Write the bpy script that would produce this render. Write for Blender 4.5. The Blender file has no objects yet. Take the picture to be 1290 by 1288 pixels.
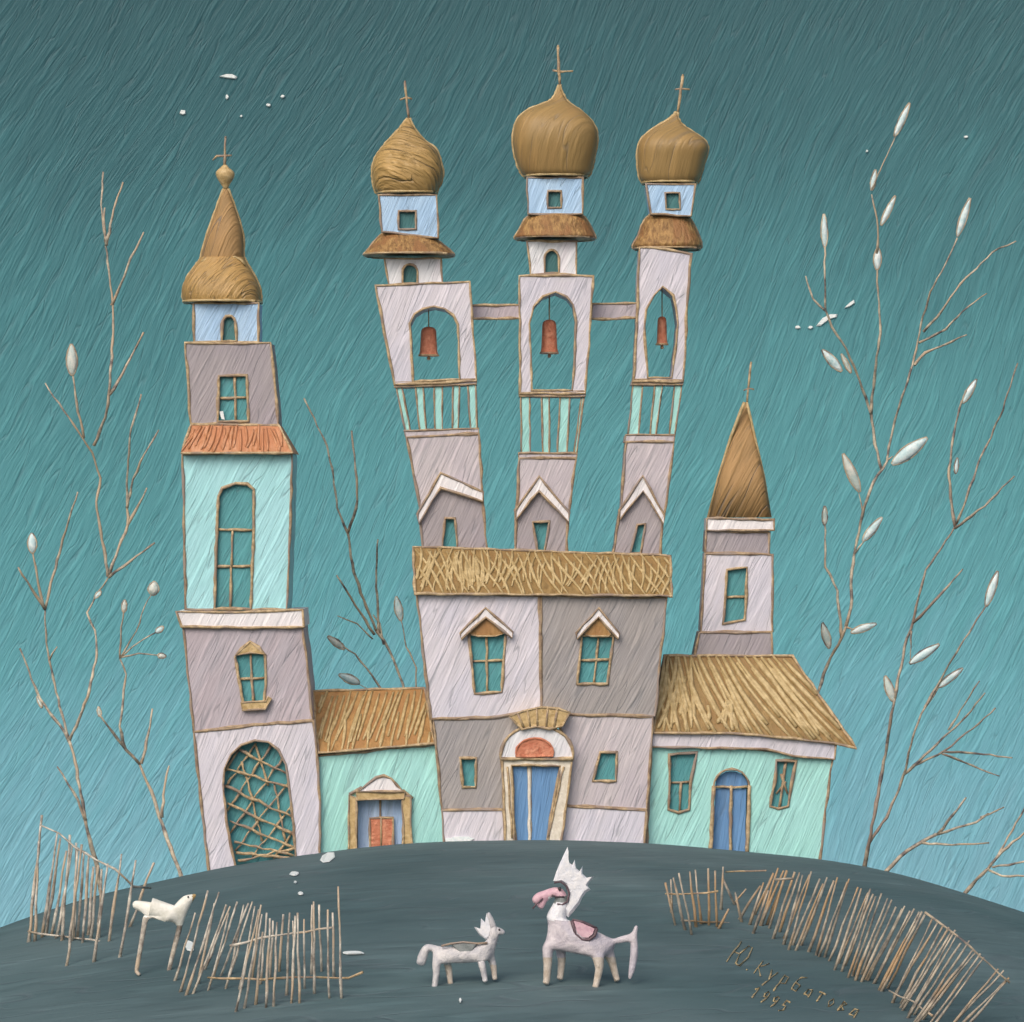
import bpy, bmesh, math, random
from mathutils import Vector
from mathutils.geometry import tessellate_polygon
random.seed(11)
SC = bpy.context.scene
COL = SC.collection
R = math.radians

# ------------------------------------------------------------------ camera, sky light, sun, exposure
D = 100.0            # camera to the church front, metres
K = 0.02             # metres per photo pixel at the church front
CZ = (1062 - 644) * K
cam_data = bpy.data.cameras.new("camera")
cam = bpy.data.objects.new("camera", cam_data)
COL.objects.link(cam)
cam.location = (0, -D, CZ)
cam.rotation_euler = (R(90), 0, 0)
cam_data.sensor_width = 36
cam_data.sensor_fit = 'HORIZONTAL'
cam_data.lens = 36 * D / (1290 * K)
cam_data.clip_start = 1
cam_data.clip_end = 1000
SC.camera = cam

SUN_EL, SUN_AZ = R(42), R(-24)          # azimuth measured from straight behind the camera, minus = from the left
world = bpy.data.worlds.new("World")
SC.world = world
world.use_nodes = True
wn = world.node_tree
sky_tex = wn.nodes.new('ShaderNodeTexSky')
sky_tex.sky_type = 'NISHITA'
sky_tex.sun_disc = False
sky_tex.sun_elevation = SUN_EL
sky_tex.air_density = 0.7
sky_tex.dust_density = 5.0
sky_tex.ozone_density = 0.3
sky_tex.sun_rotation = R(180) - SUN_AZ
bg = wn.nodes['Background']
wn.links.new(sky_tex.outputs[0], bg.inputs[0])
bg.inputs[1].default_value = 0.125
sun_data = bpy.data.lights.new("sun", 'SUN')
sun = bpy.data.objects.new("sun", sun_data)
COL.objects.link(sun)
sun_data.energy = 0.95
sun_data.angle = R(50)
sun_data.color = (1.0, 0.95, 0.88)
to_sun = Vector((math.sin(SUN_AZ) * math.cos(SUN_EL), -math.cos(SUN_AZ) * math.cos(SUN_EL), math.sin(SUN_EL)))
sun.rotation_euler = to_sun.to_track_quat('Z', 'Y').to_euler()
SC.view_settings.view_transform = 'Standard'
SC.view_settings.look = 'None'
SC.view_settings.exposure = 0.22
SC.view_settings.gamma = 1

# ------------------------------------------------------------------ helpers
def P(px, py, Y=0.0):
    s = K * (D + Y) / D
    return Vector(((px - 645) * s, Y, CZ + (644 - py) * s))

CREST = [(-700, 1420), (-300, 1285), (-50, 1191), (6, 1169), (65, 1147), (145, 1122), (230, 1105), (262, 1096), (330, 1085), (400, 1075),
         (480, 1065), (560, 1060), (700, 1058), (830, 1063), (950, 1074), (1040, 1083), (1120, 1098), (1215, 1127), (1285, 1150),
         (1340, 1170), (1600, 1270), (2000, 1420)]
def s_crest(x):
    px = x / K + 645
    if px <= CREST[0][0]: return (1062 - CREST[0][1]) * K
    if px >= CREST[-1][0]: return (1062 - CREST[-1][1]) * K
    for (a, b), (c, d) in zip(CREST, CREST[1:]):
        if a <= px <= c:
            t = (px - a) / (c - a)
            return (1062 - (b + (d - b) * t)) * K
_cache = {}
def s_smooth(x):
    k = round(x, 2)
    if k not in _cache:
        _cache[k] = sum(s_crest(x + o * .35) for o in (-2, -1, 0, 1, 2)) / 5
    return _cache[k]
def hill(x, y):
    g = .504 - .0035 * (y + 12) ** 2
    return s_smooth(x) + g
def ground(px, py):
    """where the line of sight through a photo pixel meets the hill"""
    a, b = -80.0, 4.0
    f = lambda Y: (lambda p: p.z - hill(p.x, Y))(P(px, py, Y))
    prev = -70.0
    Y = -70.0
    while Y < 4:
        if f(Y) <= 0:
            lo, hi = prev, Y
            for _ in range(30):
                m = (lo + hi) / 2
                if f(m) <= 0: hi = m
                else: lo = m
            return P(px, py, hi)
        prev = Y
        Y += .5
    return P(px, py, 0)

class MB:
    def __init__(self):
        self.v, self.f, self.m, self.s = [], [], [], []
    def add(self, vs, fs, mat=0, smooth=False):
        o = len(self.v)
        self.v += [Vector(p) for p in vs]
        for f in fs:
            self.f.append([i + o for i in f]); self.m.append(mat); self.s.append(smooth)
        return self

def rough(poly, step=14, jit=.8, closed=True):
    out = []
    n = len(poly)
    for i in range(n if closed else n - 1):
        a, b = poly[i], poly[(i + 1) % n]
        L = math.hypot(b[0] - a[0], b[1] - a[1])
        k = max(1, int(L / step))
        out.append((a[0] + random.uniform(-jit, jit) * .5, a[1] + random.uniform(-jit, jit) * .5))
        for j in range(1, k):
            t = j / k
            out.append((a[0] + (b[0] - a[0]) * t + random.uniform(-jit, jit), a[1] + (b[1] - a[1]) * t + random.uniform(-jit, jit)))
    if not closed: out.append(poly[-1])
    return out

def tube(mb, pts, r, mat=0, sides=6, closed=False, jit=.15):
    pts = [Vector(p) for p in pts]
    n = len(pts)
    if n < 2: return
    vs, fs = [], []
    for i, p in enumerate(pts):
        if closed: t = pts[(i + 1) % n] - pts[i - 1]
        else: t = pts[min(i + 1, n - 1)] - pts[max(i - 1, 0)]
        if t.length < 1e-9: t = Vector((0, 0, 1))
        t.normalize()
        a = Vector((0, 1, 0))
        if abs(t.y) > .9: a = Vector((1, 0, 0))
        b = t.cross(a).normalized(); a = b.cross(t).normalized()
        rr = (r[i] if isinstance(r, (list, tuple)) else r) * random.uniform(1 - jit, 1 + jit)
        for k in range(sides):
            w = 2 * math.pi * k / sides
            vs.append(p + a * rr * math.cos(w) + b * rr * math.sin(w))
    for i in range(n if closed else n - 1):
        j = (i + 1) % n
        for k in range(sides):
            l = (k + 1) % sides
            fs.append((i * sides + k, i * sides + l, j * sides + l, j * sides + k))
    if not closed:
        fs.append(tuple(range(sides))[::-1]); fs.append(tuple((n - 1) * sides + k for k in range(sides)))
    mb.add(vs, fs, mat, True)

LINE = .038
def outline(mb, poly, Y, mat=1, r=LINE, closed=True, double=0.0):
    tube(mb, [P(x, y, Y) for x, y in poly], r, mat, 6, closed, .35)

def prism(mb, poly, Y0, Y1, holes=(), mat=0, edge=1, r=LINE, jit=.8, skip_edge=False, hole_edge=True):
    """front polygon in photo pixels at depth Y0, straight back to Y1, with openings"""
    loops = [rough(poly, jit=jit)] + [rough(h, 10, jit * .6) for h in holes]
    flat = [[P(x, y, Y0) for x, y in lp] for lp in loops]
    tris = tessellate_polygon([[Vector((p.x, p.z, 0)) for p in lp] for lp in flat])
    allp = [p for lp in flat for p in lp]
    n = len(allp)
    back = [Vector((p.x, Y1, p.z)) for p in allp]
    fs = [tuple(t) for t in tris] + [tuple(i + n for i in t)[::-1] for t in tris]
    o = 0
    for lp in flat:
        m = len(lp)
        for i in range(m):
            j = (i + 1) % m
            fs.append((o + i, o + j, n + o + j, n + o + i))
        o += m
    mb.add(allp + back, fs, mat)
    if edge is not None and not skip_edge:
        outline(mb, loops[0], Y0, edge, r)
        if hole_edge:
            for lp in loops[1:]: outline(mb, lp, Y0, edge, r * .9)
    return mb

def lathe(mb, rows, Yc, mat=0, n=2.5, seg=40, dy=1.0, smooth=True, close=True):
    """rows (py, xl, xr): squarish rings between the left and right outline"""
    vs, fs = [], []
    for (py, xl, xr) in rows:
        c = P((xl + xr) / 2, py, Yc); h = (xr - xl) / 2 * K * (D + Yc) / D
        for k in range(seg):
            w = 2 * math.pi * k / seg
            cx, sy = math.cos(w), math.sin(w)
            q = (abs(cx) ** n + abs(sy) ** n) ** (-1 / n)
            vs.append(c + Vector((h * cx * q, h * sy * q * dy, 0)))
    m = len(rows)
    for i in range(m - 1):
        for k in range(seg):
            l = (k + 1) % seg
            fs.append((i * seg + k, i * seg + l, (i + 1) * seg + l, (i + 1) * seg + k))
    if close:
        fs.append(tuple(range(seg))); fs.append(tuple((m - 1) * seg + k for k in range(seg)))
    mb.add(vs, fs, mat, smooth)

def smooth_rows(rows, k=3):
    """Catmull-Rom between outline rows"""
    out = []
    for i in range(len(rows) - 1):
        p0, p1, p2, p3 = rows[max(i - 1, 0)], rows[i], rows[i + 1], rows[min(i + 2, len(rows) - 1)]
        for j in range(k):
            t = j / k
            out.append(tuple(.5 * (2 * b + (c - a) * t + (2 * a - 5 * b + 4 * c - d) * t * t + (3 * b - a - 3 * c + d) * t ** 3)
                             for a, b, c, d in zip(p0, p1, p2, p3)))
    out.append(rows[-1])
    return out

def obj(name, mb, mats, parent=None, origin=None):
    me = bpy.data.meshes.new(name)
    root = parent
    while root is not None and root.parent is not None: root = root.parent
    off = Vector(root.location) if root is not None else (Vector(origin) if origin is not None else Vector((0, 0, 0)))
    me.from_pydata([tuple(p - off) for p in mb.v], [], mb.f)
    for m in (mats if isinstance(mats, (list, tuple)) else [mats]): me.materials.append(m)
    for p, mi, sm in zip(me.polygons, mb.m, mb.s):
        p.material_index = mi; p.use_smooth = sm
    bm = bmesh.new(); bm.from_mesh(me)
    bmesh.ops.recalc_face_normals(bm, faces=bm.faces)
    bm.to_mesh(me); bm.free()
    o = bpy.data.objects.new(name, me)
    COL.objects.link(o)
    if parent is not None: o.parent = parent
    else: o.location = off
    return o

def tag(o, label, cat, group=None):
    o['label'] = label; o['category'] = cat
    if group: o['group'] = group
    return o
def thing(name, label, cat, loc, group=None):
    o = bpy.data.objects.new(name, None)
    o.empty_display_size = .3
    COL.objects.link(o); o.location = loc
    return tag(o, label, cat, group)

# ------------------------------------------------------------------ materials
def lin(c):
    return tuple((v / 255 / 12.92) if v / 255 <= .04045 else ((v / 255 + .055) / 1.055) ** 2.4 for v in c)
def nd(nt, t, **kw):
    n = nt.nodes.new(t)
    for k, v in kw.items(): setattr(n, k, v)
    return n
def mth(nt, op, a, b=None, c=None, clamp=False):
    n = nd(nt, 'ShaderNodeMath', operation=op, use_clamp=clamp)
    for i, x in enumerate((a, b, c)):
        if x is None: continue
        if isinstance(x, (int, float)): n.inputs[i].default_value = x
        else: nt.links.new(x, n.inputs[i])
    return n.outputs[0]
def dot(nt, vec, d):
    n = nd(nt, 'ShaderNodeVectorMath', operation='DOT_PRODUCT')
    nt.links.new(vec, n.inputs[0]); n.inputs[1].default_value = d
    return n.outputs['Value']
def comb(nt, x, y, z=0.0):
    n = nd(nt, 'ShaderNodeCombineXYZ')
    for i, v in enumerate((x, y, z)):
        if isinstance(v, (int, float)): n.inputs[i].default_value = v
        else: nt.links.new(v, n.inputs[i])
    return n.outputs[0]
def noise(nt, vec, scale=1, detail=2, rough=.5):
    n = nd(nt, 'ShaderNodeTexNoise')
    n.inputs['Scale'].default_value = scale; n.inputs['Detail'].default_value = detail; n.inputs['Roughness'].default_value = rough
    nt.links.new(vec, n.inputs['Vector'])
    return n.outputs['Fac']
def rng(nt, v, a, b, c=0.0, d=1.0):
    n = nd(nt, 'ShaderNodeMapRange')
    nt.links.new(v, n.inputs[0])
    for i, x in enumerate((a, b, c, d)): n.inputs[i + 1].default_value = x
    return n.outputs[0]
def mix(nt, f, a, b, mode='MIX'):
    n = nd(nt, 'ShaderNodeMix', data_type='RGBA', blend_type=mode)
    if isinstance(f, (int, float)): n.inputs[0].default_value = f
    else: nt.links.new(f, n.inputs[0])
    for i, x in ((6, a), (7, b)):
        if isinstance(x, tuple): n.inputs[i].default_value = (*x[:3], 1)
        else: nt.links.new(x, n.inputs[i])
    return n.outputs[2]

def brush(name, base, theta=66, along=.55, across=6.5, var=.2, crease=.26, bump=.45, rough=.62, second=None, second_amt=.5,
          colour=None, vdir=None, udir=None, dist=.05, spec=.3, wobble=.45, streak=.34):
    """oil paint laid on in parallel brush strokes; the pigment is streaky and the ridges stand up"""
    m = bpy.data.materials.new(name); m.use_nodes = True
    nt = m.node_tree
    bs = nt.nodes['Principled BSDF']
    pos = nd(nt, 'ShaderNodeNewGeometry').outputs['Position']
    c, s = math.cos(R(theta)), math.sin(R(theta))
    ud = udir or (c, 0, s); vd = vdir or (-s, .75, c)
    wob = noise(nt, pos, .07, 1)
    wob2 = noise(nt, pos, .5, 1)
    u = dot(nt, pos, ud); v = dot(nt, pos, vd)
    v = mth(nt, 'ADD', v, mth(nt, 'ADD', mth(nt, 'MULTIPLY', wob, wobble * 3), mth(nt, 'MULTIPLY', wob2, wobble * .28)))
    def st(ku, kv, seed, detail=1, rgh=.5):
        return noise(nt, comb(nt, mth(nt, 'MULTIPLY', u, along * ku), mth(nt, 'MULTIPLY', v, across * kv), seed), 1, detail, rgh)
    n1 = st(1, 1, 0.0, 3, .6)
    n2 = st(.5, .3, 7.0, 2)
    n3 = st(2.2, 2.6, 3.0, 2, .6)
    light = rng(nt, st(1.3, 1.1, 21.0, 1), .55, .68)
    darkk = rng(nt, st(1.2, 1.35, 33.0, 1), .57, .68)
    blot = noise(nt, pos, .55, 3)
    nc = st(.8, .6, 15.0, 1)
    cr = rng(nt, mth(nt, 'ABSOLUTE', mth(nt, 'SUBTRACT', nc, .5)), 0.006, .026, 1.0, 0.0)
    cr = mth(nt, 'MULTIPLY', cr, rng(nt, st(1.1, .5, 41.0, 1), .42, .58))
    fac = mth(nt, 'ADD', mth(nt, 'MULTIPLY', rng(nt, n1, .3, .7), .4), mth(nt, 'MULTIPLY', rng(nt, n2, .3, .7), .6))
    if colour is None: col = base
    else: col = colour(nt, pos, n2)
    if isinstance(col, tuple): lo, hi = tuple(x * (1 - var * .7) for x in col), tuple(min(.92, x * (1 + var * .7)) for x in col)
    else:
        lo = mix(nt, 1.0, col, tuple([1 - var * .7] * 3), 'MULTIPLY')
        hi = mix(nt, 1.0, col, tuple([1 + var * .7] * 3), 'MULTIPLY')
    out = mix(nt, fac, lo, hi)
    if second is not None:
        out = mix(nt, mth(nt, 'MULTIPLY', rng(nt, mth(nt, 'ADD', mth(nt, 'MULTIPLY', blot, .6), mth(nt, 'MULTIPLY', n2, .4)), .45, .6), second_amt), out, second)
    brt = mix(nt, 1.0, out, (1.45, 1.42, 1.40), 'MULTIPLY')
    out = mix(nt, mth(nt, 'MULTIPLY', light, streak), out, brt)
    drk = mix(nt, 1.0, out, (.62, .66, .68), 'MULTIPLY')
    out = mix(nt, mth(nt, 'MULTIPLY', darkk, streak), out, drk)
    out = mix(nt, mth(nt, 'MULTIPLY', cr, crease), out, (.10, .13, .15))
    nt.links.new(out, bs.inputs['Base Color'])
    bs.inputs['Roughness'].default_value = rough
    bs.inputs['Specular IOR Level'].default_value = spec
    h = mth(nt, 'ADD', mth(nt, 'MULTIPLY', n1, .6), mth(nt, 'MULTIPLY', n3, .4))
    h = mth(nt, 'ADD', h, mth(nt, 'MULTIPLY', n2, .4))
    h = mth(nt, 'SUBTRACT', mth(nt, 'ADD', h, mth(nt, 'MULTIPLY', light, .22)), mth(nt, 'ADD', mth(nt, 'MULTIPLY', darkk, .12), mth(nt, 'MULTIPLY', cr, .3)))
    b = nd(nt, 'ShaderNodeBump')
    b.inputs['Strength'].default_value = bump; b.inputs['Distance'].default_value = dist * 2
    nt.links.new(h, b.inputs['Height']); nt.links.new(b.outputs[0], bs.inputs['Normal'])
    return m

def grain(name, a, b, scale=6, bump=.4, rough=.5, spec=.4, metal=0.0, stretch=(1, 1, 1), c=None):
    """scraped or stippled paint: two or three pigments broken together"""
    m = bpy.data.materials.new(name); m.use_nodes = True
    nt = m.node_tree
    bs = nt.nodes['Principled BSDF']
    pos = nd(nt, 'ShaderNodeNewGeometry').outputs['Position']
    mp = nd(nt, 'ShaderNodeMapping'); mp.inputs['Scale'].default_value = stretch
    nt.links.new(pos, mp.inputs[0])
    n1 = noise(nt, mp.outputs[0], scale, 4, .65)
    n2 = noise(nt, mp.outputs[0], scale * .3, 2)
    out = mix(nt, rng(nt, n1, .36, .64), a, b)
    if c: out = mix(nt, rng(nt, n2, .5, .62), out, c)
    nt.links.new(out, bs.inputs['Base Color'])
    bs.inputs['Roughness'].default_value = rough; bs.inputs['Specular IOR Level'].default_value = spec; bs.inputs['Metallic'].default_value = metal
    bp = nd(nt, 'ShaderNodeBump'); bp.inputs['Strength'].default_value = bump; bp.inputs['Distance'].default_value = .08
    nt.links.new(n1, bp.inputs['Height']); nt.links.new(bp.outputs[0], bs.inputs['Normal'])
    return m

L = lin
M = {}
M['white'] = brush('lavender_white_paint', L((206, 203, 211)), second=L((192, 193, 208)), var=.12, crease=.3)
M['white2'] = brush('cool_white_paint', L((216, 220, 224)), second=L((226, 214, 222)), var=.1, crease=.25)
M['trimwhite'] = brush('pure_white_paint', L((226, 224, 226)), var=.07, crease=.2)
M['lilac'] = brush('lilac_grey_paint', L((178, 169, 176)), second=L((168, 166, 175)), var=.13)
M['mauve'] = brush('mauve_grey_paint', L((160, 154, 158)), second=L((152, 145, 155)), var=.14)
M['grey'] = brush('warm_grey_paint', L((156, 152, 151)), second=L((146, 145, 149)), var=.13)
M['pale'] = brush('pale_grey_paint', L((190, 184, 188)), second=L((178, 170, 180)), var=.11)
M['mint'] = brush('mint_paint', L((160, 214, 210)), second=L((150, 205, 196)), var=.12, crease=.3)
M['aqua'] = brush('pale_aqua_paint', L((166, 218, 224)), second=L((148, 204, 206)), var=.1, crease=.3)
M['blue'] = brush('pale_blue_paint', L((164, 198, 230)), second=L((184, 212, 236)), var=.12, crease=.3, across=8)
M['door'] = brush('cobalt_door_paint', L((104, 146, 190)), second=L((90, 130, 176)), var=.16, theta=80)
M['softblue'] = brush('soft_blue_paint', L((164, 190, 226)), second=L((180, 206, 228)), var=.14, theta=80)
M['teal'] = brush('teal_window_paint', L((86, 152, 158)), second=L((74, 134, 138)), var=.16, along=.9, across=8)
M['darkteal'] = brush('deep_teal_window_paint', L((66, 112, 114)), second=L((80, 134, 138)), var=.2, along=.9, across=8)
M['ochre'] = grain('ochre_roof_paint', L((124, 100, 60)), L((154, 128, 82)), 5, .6, c=L((138, 110, 68)), stretch=(1.4, 1, .5))
M['amber'] = grain('amber_roof_paint', L((146, 110, 66)), L((178, 140, 90)), 5, .6, c=L((160, 120, 76)), stretch=(1.4, 1, .5))
M['orange'] = grain('orange_roof_paint', L((172, 114, 72)), L((200, 150, 116)), 5, .5, c=L((184, 128, 92)), stretch=(2.2, 1, .45))
M['rust'] = grain('rust_orange_paint', L((180, 106, 78)), L((210, 146, 116)), 7, .8, c=L((194, 122, 92)))
M['dome'] = brush('old_gold_dome_paint', L((152, 126, 80)), second=L((160, 126, 80)), second_amt=.4, var=.13, crease=.25, across=5, rough=.5, spec=.4)
M['dome_wave'] = brush('rippled_gold_dome_paint', L((174, 144, 90)), second=L((146, 120, 74)), second_amt=.6, var=.24, theta=-24, along=.9, across=4.5, bump=1.0, dist=.09, rough=.45, spec=.45)
M['dome_scratch'] = brush('scratched_gold_dome_paint', L((172, 140, 86)), second=L((154, 120, 76)), var=.25, along=1.2, across=7, bump=.9, rough=.45, spec=.45)
M['skirt'] = grain('stippled_skirt_roof_paint', L((120, 88, 52)), L((178, 142, 90)), 7, .9, c=L((146, 106, 66)), stretch=(1.8, 1, .7))
M['spire'] = brush('brown_spire_paint', L((150, 122, 82)), second=L((166, 132, 88)), second_amt=.8, crease=.5, streak=.5, bump=.8, var=.26, theta=72, along=.4, across=5)
M['gold'] = grain('gilded_line', L((146, 124, 94)), L((200, 178, 140)), 7, .5, .45, c=L((144, 126, 110)))
M['bronze'] = grain('brown_gold_line', L((126, 106, 90)), L((178, 156, 124)), 5, .5, .5, c=L((148, 134, 124)))
M['straw'] = grain('pale_gold_stroke', L((164, 142, 98)), L((196, 176, 132)), 6, .4, .45)
M['portalgold'] = grain('portal_gold', L((170, 144, 96)), L((202, 178, 132)), 7, .5, .45)
M['cream'] = grain('cream_paint', L((206, 198, 180)), L((226, 220, 206)), 8, .4)
M['bark'] = grain('scratched_bark', L((98, 90, 88)), L((206, 194, 170)), 3.2, .5, .6, c=L((176, 158, 134)))
M['barkdark'] = grain('dark_bark', L((88, 82, 84)), L((184, 170, 146)), 3.2, .5, .6, c=L((138, 122, 110)))
M['picket'] = grain('weathered_picket', L((120, 112, 104)), L((212, 206, 192)), 3.5, .5, .6, c=L((184, 166, 142)))
M['scratch'] = grain('scratched_gold', L((126, 118, 98)), L((188, 168, 124)), 9, .4, .5, c=L((146, 132, 104)))
M['picketdim'] = grain('dull_picket', L((108, 104, 98)), L((182, 172, 154)), 3.5, .5, .6, c=L((164, 138, 106)))
M['bud'] = grain('bud_white', L((176, 208, 212)), L((222, 232, 232)), 5, .5)
M['budwarm'] = grain('bud_warm', L((172, 190, 186)), L((216, 214, 204)), 5, .5)
M['chip'] = grain('bare_gesso', L((214, 226, 228)), L((236, 240, 238)), 12, .3)
M['bird'] = grain('bird_white', L((214, 214, 202)), L((236, 236, 228)), 5, .3)
M['horse'] = grain('horse_lilac_white', L((174, 168, 176)), L((204, 198, 202)), 6, .6, c=L((186, 182, 192)))
M['horseleg'] = grain('horse_leg_cream', L((178, 166, 150)), L((208, 200, 190)), 8, .35)
M['foal'] = grain('foal_white', L((174, 175, 181)), L((206, 204, 204)), 6, .6)
M['mane'] = grain('mane_white', L((212, 216, 224)), L((232, 232, 234)), 8, .4)
M['pink'] = grain('dusty_pink', L((196, 158, 172)), L((214, 182, 190)), 9, .3)
M['plum'] = grain('dark_plum_line', L((76, 62, 70)), L((104, 86, 92)), 6, .3)
M['slate'] = grain('slate_grey_cloth', L((104, 112, 112)), L((140, 146, 146)), 6, .3)
M['dark'] = grain('dark_eye', L((38, 36, 40)), L((58, 52, 54)), 6, .2)

def sky_colour(nt, pos, n2):
    z = nd(nt, 'ShaderNodeSeparateXYZ'); nt.links.new(pos, z.inputs[0])
    wob = noise(nt, pos, .06, 3)
    f = mth(nt, 'ADD', z.outputs['Z'], mth(nt, 'MULTIPLY', mth(nt, 'SUBTRACT', wob, .5), 7.0))
    f = mth(nt, 'ADD', f, mth(nt, 'MULTIPLY', mth(nt, 'SUBTRACT', n2, .5), 9.0))
    t = rng(nt, f, -6.0, 28.0)
    cr = nd(nt, 'ShaderNodeValToRGB')
    e = cr.color_ramp.elements
    stops = [(0.0, (126, 180, 198)), (.14, (112, 172, 188)), (.32, (92, 158, 168)), (.5, (82, 146, 154)), (.66, (70, 128, 136)), (.82, (56, 104, 112)), (1.0, (50, 92, 100))]
    while len(e) < len(stops): e.new(.5)
    for el, (p, c) in zip(e, stops):
        el.position = p; el.color = (*lin(c), 1)
    nt.links.new(t, cr.inputs[0])
    return cr.outputs[0]
M['sky'] = brush('painted_sky', (0, 0, 0), theta=64, along=.42, across=4.6, var=.12, crease=.14, streak=.34, bump=.34, colour=sky_colour, dist=.1, rough=.6, wobble=.9)

def hill_colour(nt, pos, n2):
    bl = noise(nt, pos, .12, 3)
    c = mix(nt, rng(nt, bl, .35, .65), L((68, 90, 95)), L((90, 110, 114)))
    b2 = noise(nt, pos, .21, 2)
    return mix(nt, mth(nt, 'MULTIPLY', rng(nt, b2, .52, .68), .55), c, L((74, 98, 102)))
M['hill'] = brush('slate_hill_paint', (0, 0, 0), along=.45, across=1.5, var=.15, crease=.35, bump=.55, colour=hill_colour,
                  streak=.4, udir=(1, .35, 0), vdir=(-.25, .7, 3.0), dist=.05, rough=.7, spec=.25)

# ------------------------------------------------------------------ the setting: hill and painted sky
def axis(a, b, fine_a, fine_b, fine, coarse):
    o, x = [], a
    while x < b:
        o.append(x)
        x += fine if fine_a <= x < fine_b else coarse
    o.append(b)
    return o
xs = axis(-110, 110, -16, 16, .4, 3.0)
ys = axis(-120, 42, -45, 8, .45, 3.0)
mb = MB()
mb.add([(x, y, max(hill(x, y), -34)) for y in ys for x in xs],
       [(j * len(xs) + i, j * len(xs) + i + 1, (j + 1) * len(xs) + i + 1, (j + 1) * len(xs) + i) for j in range(len(ys) - 1) for i in range(len(xs) - 1)], 0, True)
hill_o = obj('hill', mb, M['hill']); hill_o['kind'] = 'structure'

SKY_C, SKY_R = -105.0, 150.0
mb = MB()
na, nz = 64, 24
mb.add([(SKY_R * math.sin(R(-54 + 108 * i / na)), SKY_C + SKY_R * math.cos(R(-54 + 108 * i / na)), -40 + 130 * j / nz) for j in range(nz + 1) for i in range(na + 1)],
       [(j * (na + 1) + i, j * (na + 1) + i + 1, (j + 1) * (na + 1) + i + 1, (j + 1) * (na + 1) + i) for j in range(nz) for i in range(na)], 0, True)
sky_o = obj('sky', mb, M['sky']); sky_o['kind'] = 'structure'
def sky_pt(px, py):
    p = P(px, py, 45); x = p.x
    for _ in range(4):
        Y = SKY_C + math.sqrt(SKY_R ** 2 - p.x ** 2)
        p = P(px, py, Y - .05)
    return p
def chip(name, pts, at, parent, thick=.04):
    m = MB()
    p = [at(x, y) for x, y in pts]
    n = len(p); c = sum(p, Vector()) / n
    up = Vector((0, -thick, thick * .5))
    m.add(p + [q + (c - q) * .15 + up for q in p], [tuple(range(n)), tuple(range(n, 2 * n))] + [(i, (i + 1) % n, n + (i + 1) % n, n + i) for i in range(n)])
    o = obj(name, m, M['chip'], parent); o['kind'] = 'structure'
def blob(cx, cy, w, h, n=9):
    return [(cx + w * math.cos(2 * math.pi * k / n) * random.uniform(.7, 1.1), cy + h * math.sin(2 * math.pi * k / n) * random.uniform(.7, 1.1)) for k in range(n)]
chip('paint_chip', [(275, 97), (284, 94), (293, 94), (299, 97), (297, 100), (288, 99)], sky_pt, sky_o)
for c in [(230, 142, 4.5, 3.5), (286, 123, 2.5, 3.5), (338, 133, 3, 2.2), (356, 122, 3, 2.5), (304, 147, 2, 1.5), (1005, 413, 4.5, 2.2), (1021, 413, 3.5, 2),
          (1217, 173, 3, 1.8), (1092, 191, 2, 1.4)]:
    chip('paint_chip', blob(*c), sky_pt, sky_o)
for c in [[(1028, 411), (1036, 401), (1046, 396), (1055, 396), (1054, 400), (1044, 403), (1034, 411)], [(1063, 389), (1070, 382), (1076, 378), (1077, 382), (1070, 387)]]:
    chip('paint_chip', c, sky_pt, sky_o)
def gpt(x, y): return ground(x, y) + Vector((0, -.01, .02))
chip('paint_chip', [(403, 1085), (406, 1079), (413, 1075), (421, 1075), (422, 1081), (415, 1087), (407, 1088)], gpt, hill_o)
for c in [(371, 1102, 7, 2.5), (379, 1127, 4, 2), (372, 1113, 2.5, 1.5), (239, 1193, 7, 8), (580, 1262, 2, 3), (446, 1202, 15, 2.6)]:
    chip('paint_chip', blob(*c), gpt, hill_o)

# ------------------------------------------------------------------ building pieces
def win(parent, quad, Y, mullions=(), pane='teal', name='window', frame_r=.042, recess=.08, mat='gold', label=None):
    """gilded frame and glazing bars round an opening; the pane lies back inside it"""
    m = MB()
    loop = rough(quad, 9, .5)
    tube(m, [P(x, y, Y - .01) for x, y in loop], frame_r, 0, 6, True, .35)
    for a, b in mullions:
        tube(m, [P(x, y, Y + recess - .03) for x, y in rough([a, b], 10, .6, False)], .036, 0, 6, False, .3)
    w = obj(name, m, M[mat], parent)
    if label: w['label'] = label
    pm = MB()
    cx = sum(q[0] for q in quad) / len(quad); cy = sum(q[1] for q in quad) / len(quad)
    prism(pm, [(cx + (x - cx) * 1.06, cy + (y - cy) * 1.06) for x, y in quad], Y + recess, Y + recess + .06, edge=None, jit=.2)
    obj('pane', pm, M[pane], w)
    return w
def wall(parent, poly, Y0, Y1, mat, holes=(), name='wall', label=None, edge='bronze', r=LINE):
    m = MB()
    prism(m, poly, Y0, Y1, holes, r=r)
    o = obj(name, m, [M[mat], M[edge]], parent)
    if label: o['label'] = label
    return o
def cross(parent, v, bar, Y, r=.028):
    m = MB()
    a, b = v
    tube(m, [P(x, y, Y) for x, y in rough([b, a], 9, .5, False)], [r * 1.25] * 99, 0, 6, False, .25)
    tube(m, [P(x, y, Y) for x, y in rough(list(bar), 7, .5, False)], r, 0, 6, False, .3)
    tube(m, [P(a[0], a[1], Y), P(a[0] + .4, a[1] - 2, Y)], r, 0)
    return obj('cross', m, M['gold'], parent)
def rib(m, rows, Yc, side, mat=1, r=.04):
    pts = []
    for py, xl, xr in rows:
        pts.append(P(xl if side < 0 else xr, py, Yc))
    tube(m, pts, r, mat, 6, False, .3)
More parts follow.
